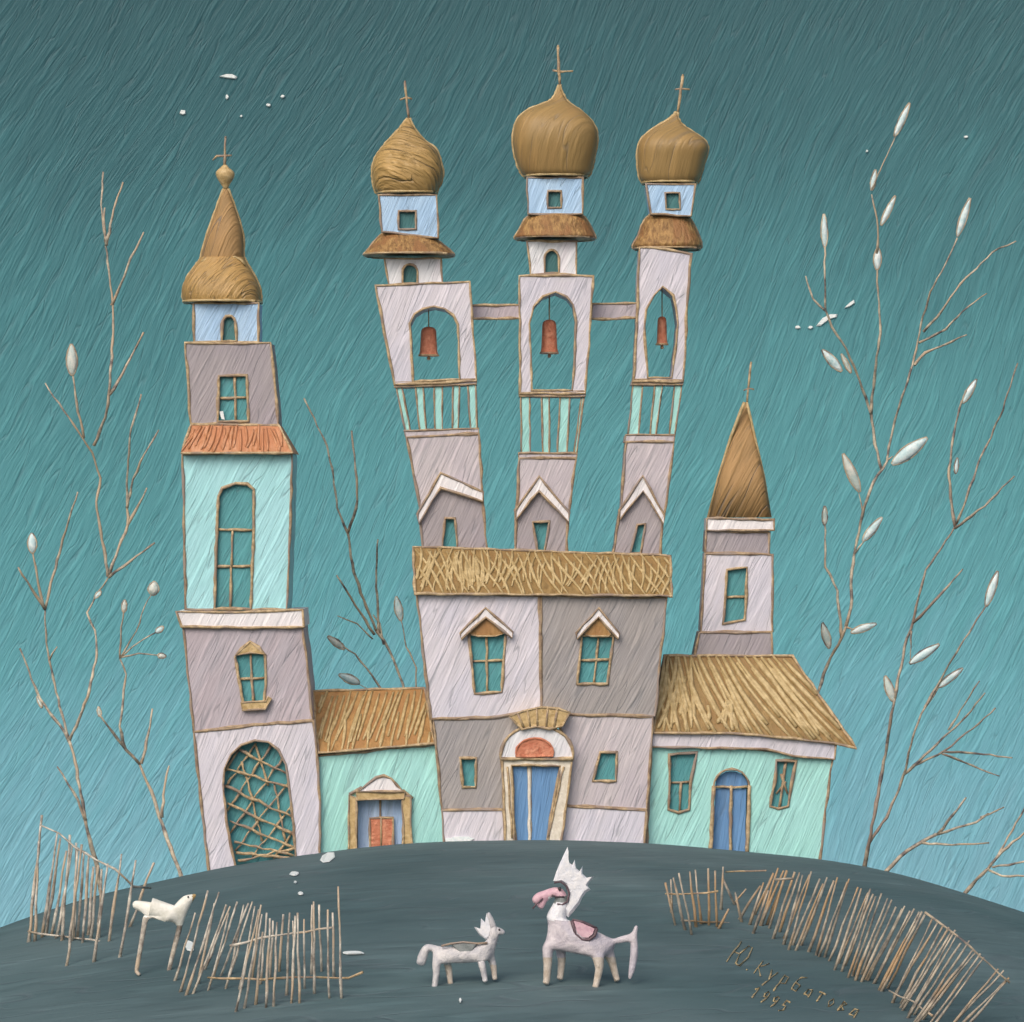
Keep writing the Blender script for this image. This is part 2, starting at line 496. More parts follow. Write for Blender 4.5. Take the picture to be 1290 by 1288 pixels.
def dome(parent, rows, Yc, mat, name='dome', n=3.1, edge='straw', r=.042):
    rows = smooth_rows(rows, 3)
    m = MB()
    lathe(m, rows, Yc, 0, n)
    rib(m, rows, Yc, -1, 1, r); rib(m, rows, Yc, 1, 1, r)
    py, xl, xr = rows[0]
    c = P((xl + xr) / 2, py, Yc); h = (xr - xl) / 2 * K * (D + Yc) / D
    ring = []
    for k in range(36):
        w = 2 * math.pi * k / 36
        q = (abs(math.cos(w)) ** n + abs(math.sin(w)) ** n) ** (-1 / n)
        ring.append(c + Vector((h * math.cos(w) * q, h * math.sin(w) * q, 0)))
    tube(m, ring, r * .85, 1, 6, True, .3)
    return obj(name, m, [M[mat], M[edge]], parent)
def bil(q, u, v):
    """q = (TL, TR, eave polyline): a point on the slope"""
    t = q[0].lerp(q[1], u)
    e = q[2]
    k = u * (len(e) - 1); i = max(0, min(int(k), len(e) - 2))
    return t.lerp(e[i].lerp(e[i + 1], k - i), v)
def resample(pts, n):
    d = [0]
    for a, b in zip(pts, pts[1:]): d.append(d[-1] + (b - a).length)
    out = []
    for i in range(n + 1):
        t = d[-1] * i / n
        for j in range(len(pts) - 1):
            if t <= d[j + 1] + 1e-9:
                out.append(pts[j].lerp(pts[j + 1], (t - d[j]) / max(1e-9, d[j + 1] - d[j]))); break
    return out
def hatch(m, q, strokes, mat, r, lift=.015):
    nrm = (q[1] - q[0]).cross(q[2][0] - q[0]).normalized()
    if nrm.y > 0: nrm = -nrm
    for (u0, v0, u1, v1) in strokes:
        pts = []
        for k in range(6):
            t = k / 5
            u = u0 + (u1 - u0) * t; v = v0 + (v1 - v0) * t
            u += .012 * math.sin(t * 3.1 + u0 * 20)
            if 0 <= u <= 1 and 0 <= v <= 1: pts.append(bil(q, u, v) + nrm * lift)
        if len(pts) > 1:
            n = len(pts)
            tube(m, pts, [r * (.55 + .9 * math.sin(math.pi * (i + .6) / (n + .2))) for i in range(n)], mat, 5, False, .3)
def roof(parent, TL, TR, BR, BL, Ye, Yr, Yb, mats, strokes, flat=0.0, eave=None, r=.04, label=None):
    """front slope, optional flat top, back slope, closed ends, raised paint strokes over the front"""
    m = MB()
    e = eave or [BL, BR]
    N = 24
    ev = resample([P(x, y, Ye) for x, y in e], N)
    q = [P(*TL, Yr), P(*TR, Yr), ev]
    tp = [q[0].lerp(q[1], i / N) for i in range(N + 1)]
    bt = [Vector((p.x, Yr + flat, p.z)) for p in tp]
    be = [Vector((p.x, Yb, p.z)) for p in ev]
    front_e = [P(x, y, Ye) for x, y in e]
    vs = ev + tp + bt + be
    W = N + 1
    fs = []
    for r0_, r1_ in ((0, 1), (1, 2), (2, 3), (3, 0)):
        for i in range(N):
            fs.append((r0_ * W + i, r0_ * W + i + 1, r1_ * W + i + 1, r1_ * W + i))
    fs += [(0, W, 2 * W, 3 * W), (N, W + N, 2 * W + N, 3 * W + N)]
    m.add(vs, fs, 0)
    hatch(m, q, strokes, 1, r)
    edge = [q[0], q[1]] + front_e[::-1]
    ep = []
    for i in range(len(edge)):
        a, b = edge[i], edge[(i + 1) % len(edge)]
        k = max(1, int((b - a).length / .3))
        ep += [a.lerp(b, j / k) + Vector((random.uniform(-.015, .015), -.02, random.uniform(-.015, .015))) for j in range(k)]
    tube(m, ep, LINE, 2, 6, True, .35)
    o = obj('roof', m, [M[x] for x in mats], parent)
    if label: o['label'] = label
    return o
def chevron(parent, left, apex, right, th, Y0, Y1, mat='trimwhite', name='pediment', edge='bronze'):
    m = MB()
    prism(m, [left, apex, right, (right[0] - 1, right[1] + th * .75), (apex[0], apex[1] + th * 1.15), (left[0] + 1, left[1] + th * .75)], Y0, Y1, r=.034)
    return obj(name, m, [M[mat], M[edge]], parent)
def arch(l, r, bot, spring, top, n=10, lb=None, rb=None):
    lb = l if lb is None else lb; rb = r if rb is None else rb
    c, w = (l + r) / 2, (r - l) / 2
    return [(lb, bot)] + [(c - w * math.cos(math.pi * k / n), spring - (spring - top) * math.sin(math.pi * k / n)) for k in range(n + 1)] + [(rb, bot)]

# ------------------------------------------------------------------ great bell tower on the left
T = thing('bell_tower', 'five tiered tower with spired gold dome and latticed gate, left of the church', 'tower', P(333, 1085, 1.3))
gate_hole = [(297, 1095), (286, 1040), (281, 990), (283, 968), (291, 951), (304, 939), (321, 933), (338, 935), (351, 945), (360, 963), (365, 1000), (370, 1040), (373, 1092)]
wall(T, [(244, 923), (320, 914), (394, 908), (400, 960), (403, 1010), (403, 1110), (266, 1132), (262, 1088), (252, 1000)], 0, 2.7, 'white', [gate_hole], label='white lowest tier with the arched gateway')
m = MB()
for a, b in [((284, 968), (366, 992)), ((283, 990), (369, 1030)), ((287, 1012), (371, 1052)), ((290, 1035), (372, 1068)), ((295, 1060), (370, 1078)), ((300, 944), (362, 975)),
             ((300, 1085), (372, 1068)), ((298, 1074), (372, 1082))]:
    tube(m, [P(x, y, .16) for x, y in rough([a, b], 9, 1.4, False)], .035, 0, 6, False, .4)
for a, b in [((322, 936), (286, 990)), ((342, 940), (286, 1022)), ((356, 955), (290, 1050)), ((364, 985), (296, 1072)), ((368, 1015), (318, 1080)), ((371, 1045), (345, 1082)), ((302, 944), (283, 972)),
             ((322, 940), (338, 990)), ((305, 960), (330, 1060)), ((345, 985), (360, 1060))]:
    tube(m, [P(x, y, .22) for x, y in rough([a, b], 9, 1.4, False)], .03, 0, 6, False, .4)
lat = obj('lattice_gate', m, M['gold'], T)
m = MB(); prism(m, gate_hole, .3, .38, edge=None)
obj('backing', m, M['teal'], lat)
w_hole = [(306, 886), (300, 850), (296, 828), (304, 817), (315, 808), (326, 815), (334, 826), (335, 855), (333, 884)]
wall(T, [(231, 790), (381, 790), (388, 850), (394, 907), (320, 913), (244, 922), (238, 860)], .006, 2.6, 'lilac', [w_hole], label='lilac second tier')
w = win(T, w_hole, .006, [((316, 824), (319, 886)), ((299, 856), (335, 854))])
m = MB(); prism(m, [(297, 826), (315, 808), (334, 825), (315, 822)], -.03, .1, r=.03); obj('window_pediment', m, [M['portalgold'], M['gold']], w)
m = MB(); prism(m, [(303, 886), (335, 884), (338, 878), (342, 880), (334, 894), (306, 895)], -.12, .02, r=.03); obj('sill', m, [M['portalgold'], M['gold']], w)
wall(T, [(222, 771), (300, 772), (381, 768), (383, 790), (300, 791), (229, 790)], -.08, 2.75, 'trimwhite', name='cornice', edge='gold')
b_hole = [(270, 767), (272, 700), (275, 626), (280, 615), (297, 609), (312, 610), (320, 617), (319, 690), (316, 767)]
wall(T, [(230, 573), (300, 571), (368, 572), (366, 650), (361, 768), (234, 768), (232, 675)], .1, 2.5, 'aqua', [b_hole], label='pale aqua third tier')
win(T, b_hole, .1, [((273, 667), (319, 668)), ((271, 714), (317, 713)), ((293, 668), (292, 714)), ((291, 714), (290, 767))])
m = MB()
for dy, sg in ((0, 1),):
    f = [P(241, 535, .45), P(351, 536, .45), P(369, 571, -.15), P(228, 571, -.15)]
    bk = [Vector((f[0].x, 2.2, f[0].z)), Vector((f[1].x, 2.2, f[1].z)), Vector((f[2].x, 2.75, f[2].z)), Vector((f[3].x, 2.75, f[3].z))]
    m.add(f + bk, [(0, 1, 2, 3), (4, 5, 6, 7), (0, 3, 7, 4), (1, 2, 6, 5), (0, 1, 5, 4), (3, 2, 6, 7)])
    hatch(m, [f[0], f[1], [f[3], f[2]]], [(u + random.uniform(-.02, .02), random.uniform(0, .2), u - .05 + random.uniform(-.03, .03), random.uniform(.75, 1)) for u in [i / 22 + .03 for i in range(22)]], 1, .03)
    tube(m, [a.lerp(b, t / 6) for a, b in zip(f, f[1:] + f[:1]) for t in range(6)], LINE, 2, 6, True, .3)
obj('skirt_roof', m, [M['orange'], M['orange'], M['gold']], T)
d_hole = [(274, 531), (276, 474), (311, 473), (313, 531)]
wall(T, [(233, 432), (286, 433), (341, 432), (346, 480), (350, 536), (240, 534), (237, 480)], .45, 2.2, 'mauve', [d_hole], label='mauve grey fourth tier', edge='gold')
win(T, d_hole, .45, [((296, 475), (297, 530)), ((275, 502), (312, 501))])
m = MB(); prism(m, [(276, 519), (281, 518), (283, 529), (279, 528)], .44, .47, edge=None, jit=.3); obj('paint_chip', m, M['chip'], T)
m_hole = arch(280, 297, 430, 409, 398, 8, 279, 298)
wall(T, [(244, 382), (326, 382), (325, 431), (245, 431)], .58, 2.05, 'blue', [m_hole], name='drum', edge='gold')
win(T, m_hole, .58, pane='darkteal')
dome(T, [(381, 232, 329), (374, 230, 329), (362, 231, 327), (350, 236, 322), (338, 244, 315), (330, 250, 310), (325, 253, 308)], 1.32, 'dome_scratch')
rows = smooth_rows([(327, 253, 307), (316, 255, 307), (295, 261, 306), (270, 270, 299), (250, 277, 292), (238, 282, 287)], 3)
m = MB(); lathe(m, rows, 1.32, 0, 2.5); rib(m, rows, 1.32, -1, 1); rib(m, rows, 1.32, 1, 1)
tube(m, [P(x, y, 1.32 - 27 * K * .93) for x, y in [(254, 330), (262, 326), (270, 325), (276, 328), (281, 333), (287, 326), (296, 324), (304, 328), (309, 334)]], .035, 1)
obj('spire', m, [M['spire'], M['straw']], T)
m = MB(); lathe(m, smooth_rows([(239, 282, 287), (232, 278, 290), (224, 273, 295), (217, 272, 295), (212, 277, 289), (208, 281, 286)], 2), 1.32, 0, 2.1, 20)
obj('finial', m, M['portalgold'], T)
cross(T, ((284, 174), (283, 210)), ((268, 202), (273, 197), (292, 196)), 1.32)

# ------------------------------------------------------------------ low annex between tower and church
T = thing('annex_house', 'low mint annex with an amber roof and small columned doorway, between tower and church', 'house', P(478, 1066, 1.9))
dh = [(449, 1100), (449, 1006), (508, 1004), (508, 1100)]
wall(T, [(397, 953), (475, 945), (549, 938), (556, 1000), (563, 1095), (399, 1105), (398, 1010)], .16, 3.2, 'mint', [dh])
roof(T, (394, 871), (535, 867), (547, 937), (401, 949), .04, 1.7, 3.3, ('amber', 'straw', 'gold'),
     [(u, random.uniform(0, .12), u - .19 + random.uniform(-.03, .03), random.uniform(.82, 1)) for u in [i / 19 + .02 for i in range(24)]] +
     [(u, .5 + random.uniform(-.2, 0), u - .09, 1) for u in [i / 9 + .06 for i in range(9)]], r=.032)
m = MB(); prism(m, [(452, 1008), (506, 1006), (508, 1085), (450, 1090)], .42, .5, edge=None)
dr = obj('door_panel', m, [M['softblue']], T)
m = MB(); tube(m, [P(479, y, .4) for y in (1008, 1020, 1032)], .03, 0); obj('panel_seam', m, M['bronze'], dr)
m = MB(); prism(m, [(466, 1031), (480, 1030), (495, 1030), (495, 1090), (467, 1092)], .3, .41, r=.035)
tube(m, [P(480, y, .29) for y in (1031, 1050, 1075)], .025, 1)
obj('door', m, [M['rust'], M['gold']], T)
for q in ([(440, 1002), (449, 1005), (449, 1085), (439, 1088)], [(507, 1004), (517, 1003), (519, 1080), (508, 1080)]):
    m = MB(); prism(m, q, .02, .3, r=.03); obj('doorpost', m, [M['portalgold'], M['gold']], T)
m = MB(); prism(m, [(449, 997), (510, 996), (509, 1007), (450, 1008)], .0, .3, r=.03); obj('lintel', m, [M['portalgold'], M['gold']], T)
m = MB(); prism(m, [(452, 997), (463, 988), (474, 980), (484, 977), (493, 981), (500, 989), (508, 997)], -.02, .26, r=.038); obj('pediment', m, [M['trimwhite'], M['bronze']], T)
for a, b in (((440, 1001), (456, 992)), ((507, 996), (520, 1006))):
    m = MB(); tube(m, [P(*a, .1), P(*b, .1)], .045, 0); obj('bracket', m, M['bronze'], T)

# ------------------------------------------------------------------ the church
T = thing('church', 'two storey church of white and grey quarters, hatched gold roof and arched blue door', 'church', P(684, 1062, 2.2))
hl = [(591, 799), (637, 798), (632, 872), (598, 874)]
hr = [(733, 801), (773, 801), (765, 862), (727, 862)]
wall(T, [(525, 749), (600, 749), (679, 751), (681, 820), (681, 892), (655, 898), (628, 903), (543, 906), (536, 850)], 0, 4.4, 'white', [hl], label='lavender white upper left wall')
wall(T, [(682, 751), (760, 752), (840, 753), (832, 830), (825, 902), (718, 900), (700, 893), (682, 892)], .004, 4.4, 'grey', [hr], label='warm grey upper right wall')
sl = [(580, 955), (600, 955), (599, 992), (583, 992)]
sr = [(756, 948), (777, 948), (776, 984), (747, 984)]
wall(T, [(546, 907), (628, 904), (650, 900), (655, 918), (632, 945), (634, 1019), (557, 1020), (551, 960)], .008, 4.4, 'grey', [sl], label='warm grey lower left wall')
wall(T, [(712, 901), (822, 903), (819, 960), (815, 1020), (708, 1014), (718, 958), (716, 938), (706, 918)], .012, 4.4, 'pale', [sr], label='pale grey lower right wall')
wall(T, [(557, 1021), (634, 1020), (638, 1090), (561, 1092)], -.06, 4.4, 'white', name='plinth')
wall(T, [(708, 1016), (814, 1021), (811, 1092), (703, 1090)], -.06, 4.4, 'white', name='plinth')
random.seed(5)
roof(T, (520, 689), (845, 700), (846, 751), (523, 748), -.14, 1.1, 4.6, ('ochre', 'straw', 'gold'),
     [(u, random.uniform(0, .1), u + .085 + random.uniform(-.01, .02), 1) for u in [i / 26 - .03 for i in range(27)]] +
     [(u, random.uniform(0, .3), u - .035 + random.uniform(-.02, .02), random.uniform(.7, 1)) for u in [i / 40 for i in range(41)]] +
     [(u, random.uniform(.0, .5), u - .02, random.uniform(.6, 1)) for u in [random.uniform(0, .35) for _ in range(26)]], flat=2.4, r=.03)
for q, mm, ch in ((hl, [((613, 799), (614, 873)), ((594, 833), (635, 832))], ((580, 798), (612, 766), (646, 797))),
                  (hr, [((754, 801), (748, 862)), ((730, 832), (769, 831))], ((726, 798), (754, 766), (780, 798)))):
    w = win(T, q, .004, mm)
    chevron(w, *ch, 10, -.16, .02, name='pediment')
    m = MB(); a = ch[1]
    prism(m, [(ch[0][0] + 10, ch[0][1] + 1), (a[0], a[1] + 12), (ch[2][0] - 10, ch[2][1] + 1), (a[0] + 12, a[1] + 36), (a[0] - 10, a[1] + 36)], -.08, .02, r=.025)
    obj('tympanum', m, [M['amber'], M['gold']], w)
win(T, sl, .008, recess=.1, label='narrow slit window in the grey lower wall')
win(T, sr, .012, recess=.1, label='tilted square window in the pale lower wall')
m = MB(); prism(m, [(561, 1057), (575, 1054), (590, 1054), (597, 1057), (589, 1062), (576, 1063), (562, 1066)], -.1, -.05, edge=None); obj('paint_chip', m, M['chip'], T)
# portal
m = MB()
prism(m, [(633, 956), (721, 956), (714, 1010), (704, 1085), (638, 1085)], -.3, .05, [[(644, 964), (706, 965), (694, 1030), (688, 1078), (649, 1078), (646, 1010)]], r=.036)
fr = obj('door_frame', m, [M['cream'], M['gold']], T)
m = MB()
tube(m, [P(x, y, -.31) for x, y in rough([(710, 966), (690, 1056)], 12, .8, False)], .03, 0); tube(m, [P(x, y, -.31) for x, y in rough([(639, 966), (645, 1056)], 12, .8, False)], .03, 0)
obj('bead', m, M['gold'], fr)
for q in ([(645, 965), (665, 965), (667, 1076), (650, 1076)], [(669, 965), (705, 966), (693, 1030), (687, 1076), (668, 1076)]):
    m = MB(); prism(m, q, -.16, -.06, r=.03); obj('door', m, [M['door'], M['gold']], T)
m = MB(); tube(m, [P(x, y, -.17) for x, y in rough([(667, 966), (667, 1075)], 12, .6, False)], .045, 0); obj('door_post', m, M['cream'], T)
m = MB(); prism(m, arch(631, 722, 956, 950, 914, 14), -.34, .05, r=.05)
ty = obj('tympanum', m, [M['white2'], M['gold']], T)
m = MB(); prism(m, arch(650, 697, 953, 948, 930, 10), -.38, -.3, r=.03); obj('lunette', m, [M['rust'], M['rust']], ty)
m = MB()
fan = [(642, 903), (658, 896), (682, 891), (704, 893), (718, 898), (709, 915), (692, 918), (675, 915), (657, 919)]
prism(m, fan, -.42, .02, r=.034)
for a, b in (((652, 899), (660, 917)), ((664, 895), (668, 916)), ((676, 893), (677, 915)), ((690, 892), (688, 916)), ((702, 893), (698, 917))):
    tube(m, [P(*a, -.425), P(*b, -.425)], .03, 1)
obj('shell_canopy', m, [M['portalgold'], M['gold']], T)

# ------------------------------------------------------------------ three bell towers standing on the church roof
YT, DT = 1.35, 1.9
YC = YT + DT / 2
def belfry_tower(label, base, mid, chev, door, rails, cols, bel, opening, lantern, lan_win, skirt, drum, drum_win, dome_rows, dome_mat, crs):
    T = thing('belfry_tower', label, 'tower', P(sum(p[0] for p in base) / len(base), base[-1][1], YC), 'three bell towers on the church roof')
    wall(T, base, YT, YT + DT, 'mauve', [door], label='mauve gabled foot')
    win(T, door, YT, mullions=(), recess=.12, mat='bronze', frame_r=.035)
    wall(T, mid, YT + .02, YT + DT - .02, 'pale', label='pale grey middle tier')
    chevron(T, *chev, 16, YT - .12, YT + .1)
    for (t, b) in rails:
        m = MB(); prism(m, rails_poly(t, b), YT + .02, YT + DT - .02, r=.03, jit=.4); obj('rail', m, [M['pale'], M['bronze']], T)
    for (a, b, c, d) in cols:
        (tx0, ty), tx1 = a, b; (bx0, by), bx1 = c, d
        for y0 in (YT + .06, YT + DT - .3):
            m = MB(); prism(m, [(tx0, ty), (tx1, ty), (bx1, by), (bx0, by)], y0, y0 + .22, r=.026, jit=.5)
            obj('column', m, [M['mint'], M['bronze']], T)
    wall(T, bel, YT, YT + DT, 'white', [opening], name='belfry', edge='gold')
    if lantern:
        wall(T, lantern, YT + .3, YT + DT - .3, 'white2', [lan_win], name='lantern', edge='gold', r=.034)
        win(T, lan_win, YT + .3, pane='darkteal', frame_r=.03)
    dome(T, skirt, YC, 'skirt', name='skirt_roof', n=2.8, edge='gold', r=.036)
    wall(T, drum, YT + .28, YT + DT - .28, 'blue', [drum_win], name='drum', edge='bronze', r=.034)
    win(T, drum_win, YT + .28, pane='darkteal', frame_r=.03, mat='bronze')
    dome(T, dome_rows, YC, dome_mat)
    cross(T, *crs, YC)
    return T
def rails_poly(t, b):
    return [(t[0], t[1]), (t[2], t[3]), (b[2], b[3]), (b[0], b[1])]
random.seed(21)
belfry_tower('left leaning bell tower on the church roof, with five balusters and a rippled gold dome',
    [(529, 650), (542, 632), (555, 614), (580, 622), (608, 630), (614, 705), (534, 705)],
    [(512, 551), (603, 546), (608, 622), (609, 634), (556, 610), (530, 646)],
    ((526, 648), (555, 596), (609, 620)), [(561, 653), (573, 653), (576, 690), (557, 690)],
    [((496, 482, 600, 478), (497, 488, 600, 484)), ((509, 543, 603, 540), (511, 551, 603, 547))],
    [((499, 487), 506, (511, 544), 517), ((523, 486), 533, (529, 544), 537), ((547, 485), 557, (548, 543), 557), ((571, 484), 579, (570, 542), 577), ((589, 484), 599, (593, 541), 601)],
    [(473, 360), (530, 358), (592, 355), (596, 420), (600, 480), (497, 485), (484, 420)],
    [(520, 481), (518, 440), (516, 408), (522, 396), (533, 389), (546, 386), (560, 389), (571, 397), (577, 409), (578, 440), (579, 478)],
    [(484, 326), (556, 326), (557, 357), (490, 359)], arch(507, 526, 357, 343, 333, 8),
    [(322, 459, 572), (320, 459, 571), (312, 466, 563), (303, 473, 551), (295, 481, 538), (289, 493, 528)],
    [(477, 246), (550, 246), (552, 300), (481, 292)], [(502, 266), (524, 266), (524, 289), (502, 289)],
    [(244, 476, 550), (240, 472, 551), (229, 470, 556), (218, 469, 558), (207, 470, 556), (196, 474, 553), (187, 481, 548), (177, 489, 535), (166, 500, 525), (156, 508, 519), (149, 513, 516)],
    'dome_wave', (((510, 104), (515, 149)), ((504, 126), (512, 123), (519, 125))))
belfry_tower('tallest upright bell tower in the middle of the church roof, with broad smooth gold dome',
    [(650, 644), (664, 628), (680, 613), (700, 630), (715, 647), (713, 712), (650, 712)],
    [(654, 577), (726, 577), (716, 648), (716, 652), (680, 610), (650, 646), (651, 640)],
    ((649, 643), (679, 600), (717, 646)), [(671, 658), (692, 657), (686, 695), (677, 695)],
    [((654, 493, 738, 493), (654, 499, 737, 500)), ((653, 571, 727, 571), (653, 578, 726, 578))],
    [((656, 498), 667, (657, 573), 668), ((682, 498), 692, (684, 573), 692), ((706, 498), 718, (702, 573), 714), ((733, 498), 736, (723, 573), 726)],
    [(654, 348), (700, 347), (747, 348), (743, 420), (737, 496), (655, 496), (655, 420)],
    [(670, 492), (669, 450), (667, 408), (672, 386), (684, 374), (700, 368), (714, 374), (722, 384), (726, 405), (724, 450), (721, 492)],
    [(664, 304), (726, 304), (726, 346), (668, 346)], arch(686, 704, 344, 326, 315, 8),
    [(301, 650, 749), (299, 648, 750), (290, 654, 746), (280, 659, 741), (272, 666, 734), (265, 677, 721), (261, 688, 708)],
    [(664, 224), (734, 224), (734, 270), (665, 270)], [(690, 241), (707, 241), (707, 262), (690, 262)],
    [(223, 661, 740), (219, 657, 744), (211, 653, 746), (198, 649, 749), (181, 646, 752), (166, 647, 752), (154, 650, 746), (145, 657, 738), (138, 667, 729), (132, 682, 720), (127, 693, 714), (120, 699, 710), (113, 702, 707), (107, 704, 706)],
    'dome', (((703, 59), (705, 108)), ((696, 89), (708, 91), (722, 90))))
belfry_tower('right leaning slender bell tower on the church roof, with pointed opening and no white lantern',
    [(781, 643), (795, 629), (811, 613), (824, 630), (836, 648), (830, 714), (770, 714)],
    [(789, 557), (849, 557), (837, 648), (836, 655), (811, 610), (782, 645), (783, 636)],
    ((780, 643), (810, 600), (837, 649)), [(803, 661), (813, 660), (807, 697), (794, 697)],
    [((797, 478, 861, 479), (796, 484, 860, 485)), ((788, 548, 850, 548), (787, 557, 849, 557))],
    [((798, 483), 810, (791, 550), 804), ((825, 484), 835, (819, 550), 826), ((850, 484), 859, (843, 550), 850)],
    [(806, 312), (840, 314), (871, 320), (868, 355), (865, 388), (864, 430), (860, 481), (798, 481), (801, 430), (804, 383), (804, 345)],
    [(816, 476), (813, 440), (812, 412), (814, 390), (825, 371), (835, 361), (848, 372), (852, 390), (854, 408), (851, 440), (846, 476)],
    None, None,
    [(314, 799, 882), (309, 797, 884), (297, 804, 880), (285, 808, 875), (275, 814, 869), (268, 823, 861), (263, 836, 852)],
    [(814, 232), (876, 232), (871, 272), (820, 270)], [(838, 243), (856, 243), (857, 264), (839, 264)],
    [(231, 810, 878), (226, 806, 881), (217, 804, 884), (203, 803, 888), (189, 803, 892), (179, 806, 889), (170, 813, 878), (161, 825, 864), (154, 837, 857), (147, 847, 854), (141, 852, 854)],
    'dome', (((860, 96), (854, 142)), ((850, 113), (858, 112), (869, 113))))

# bells
def bell(label, px, top, bot, w, hook):
    T = thing('bell', label, 'bell', P(px, bot, YC), 'bells hanging in the towers')
    h = bot - top
    m = MB()
    lathe(m, smooth_rows([(bot, px - w * .5, px + w * .5), (bot - h * .07, px - w * .5, px + w * .5), (bot - h * .16, px - w * .46, px + w * .46), (bot - h * .55, px - w * .42, px + w * .42),
             (bot - h * .84, px - w * .4, px + w * .4), (bot - h * .96, px - w * .3, px + w * .3), (top, px - w * .1, px + w * .1)], 2), YC, 0, 2.1, 24)
    c = [P(px + w * .5 * math.cos(2 * math.pi * k / 24), bot - 1, YC) + Vector((0, w * .5 * K * math.sin(2 * math.pi * k / 24), 0)) for k in range(24)]
    tube(m, c, .028, 1, 6, True)
    obj('bell_body', m, [M['rust'], M['gold']], T)
    m = MB(); tube(m, [P(px, y, YC) for y in (top + 1, (top + hook) / 2, hook)], .018, 0); obj('rope', m, M['straw'], T)
    m = MB(); lathe(m, [(bot + 5, px - 1.5, px + 1.5), (bot + 3, px - 2.4, px + 2.4), (bot - 1, px - 1, px + 1)], YC, 0, 2, 10); obj('clapper', m, M['gold'], T)
bell('rust orange bell hanging in the left leaning bell tower', 540, 412, 449, 24, 386)
bell('largest rust orange bell, in the round arch of the tallest middle tower', 692, 403, 446, 22, 368)
bell('thin rust orange bell hanging in the pointed opening of the right tower', 834, 399, 435, 14, 361)
# tie beams
for lab, q in (('lilac tie beam joining the left leaning tower to the middle tower', [(594, 385), (656, 384), (656, 401), (595, 402)]),
               ('shorter lilac tie beam joining the middle tower to the right tower', [(745, 383), (803, 382), (803, 401), (744, 402)])):
    m = MB(); prism(m, q, YC - .3, YC + .3, r=.04)
    tag(obj('tie_beam', m, [M['lilac'], M['gold']], None, P(*q[3], YC)), lab, 'beam', 'tie beams between the towers')

# ------------------------------------------------------------------ house on the right with its own spire
T = thing('mint_house', 'mint house with broad hatched roof and arched blue door, right of the church', 'house', P(925, 1072, 1.9))
wl = [(843, 951), (878, 948), (870, 985), (868, 1020), (855, 1024), (842, 1020), (844, 985)]
wr = [(978, 958), (1003, 959), (997, 990), (993, 1016), (981, 1019), (970, 1016), (976, 985)]
dh = arch(899, 944, 1100, 992, 969, 10, 892, 941)
wall(T, [(821, 941), (920, 941), (1000, 950), (1049, 956), (1040, 1020), (1030, 1110), (813, 1100), (817, 1010)], .3, 3.5, 'mint', [wl, wr, dh])
win(T, wl, .3, [((845, 986), (870, 985)), ((858, 986), (856, 1022))], recess=.1, mat='bronze', label='left window with one cross bar')
win(T, wr, .3, [((990, 959), (982, 1018)), ((984, 975), (992, 1000)), ((978, 1000), (990, 985))], recess=.1, mat='bronze', label='right window with slanted bars')
m = MB(); prism(m, [(819, 923), (919, 924), (1003, 931), (1053, 938), (1051, 957), (1000, 953), (965, 944), (819, 941)], .18, 3.55, r=.036); obj('cornice', m, [M['white'], M['bronze']], T)
random.seed(8)
roof(T, (837, 826), (998, 827), (1079, 943), (823, 923), .12, 1.5, 3.7, ('ochre', 'straw', 'gold'),
     [(u, random.uniform(0, .04), u + .15 + random.uniform(-.01, .012), 1) for u in [i / 17 - .14 for i in range(20)]] +
     [(u, random.uniform(.05, .25), u + .1, random.uniform(.7, 1)) for u in [i / 13 + .02 for i in range(12)]] +
     [(u, random.uniform(.5, .7), u - .03, random.uniform(.85, 1)) for u in [random.uniform(.05, .95) for _ in range(9)]] +
     [(u, random.uniform(0, .6), u - .02, random.uniform(.6, 1)) for u in [random.uniform(0, .22) for _ in range(14)]],
     flat=.7, eave=[(823, 923), (919, 924), (1003, 931), (1050, 937), (1079, 943)], r=.046)
m = MB()
prism(m, [(902, 994), (920, 994), (919, 1090), (896, 1090)], .5, .58, edge=None); prism(m, [(923, 994), (940, 994), (939, 1090), (921, 1090)], .5, .58, edge=None)
obj('door', m, [M['door']], T)
m = MB(); prism(m, arch(901, 942, 993, 991, 972, 10), .46, .56, edge=None); obj('fanlight', m, M['door'], T)
m = MB()
tube(m, [P(x, y, .45) for x, y in rough([(921, 990), (920, 1078)], 10, .6, False)], .045, 0)
tube(m, [P(x, y, .45) for x, y in rough([(901, 992), (942, 991)], 9, .8, False)], .035, 0)
tube(m, [P(x, y, .28) for x, y in rough([(899, 990), (895, 1078)], 10, .6, False)], .055, 0)
tube(m, [P(x, y, .28) for x, y in rough([(944, 990), (941, 1078)], 10, .6, False)], .055, 0)
obj('door_frame', m, M['gold'], T)

YR = 1.5
T = thing('spire_tower', 'small square white tower with a brown pointed spire, on the right house roof', 'tower', P(924, 825, YR + .8))
wall(T, [(881, 797), (972, 797), (973, 835), (873, 835)], YR, YR + 1.6, 'mauve', label='mauve foot')
rw = [(916, 718), (941, 715), (940, 750), (938, 781), (911, 786), (914, 750)]
wall(T, [(889, 698), (973, 699), (973, 796), (883, 796)], YR + .05, YR + 1.55, 'white', [rw])
win(T, rw, YR + .05, [((914, 753), (940, 752))], recess=.1)
wall(T, [(890, 669), (969, 671), (969, 698), (888, 696)], YR + .1, YR + 1.5, 'mauve', label='mauve band below the spire')
wall(T, [(891, 653), (975, 655), (975, 668), (890, 668)], YR + .02, YR + 1.55, 'trimwhite', name='cornice')
rows = [(652, 892, 971), (600, 905, 962), (550, 921, 951), (516, 934, 943), (507, 938, 941)]
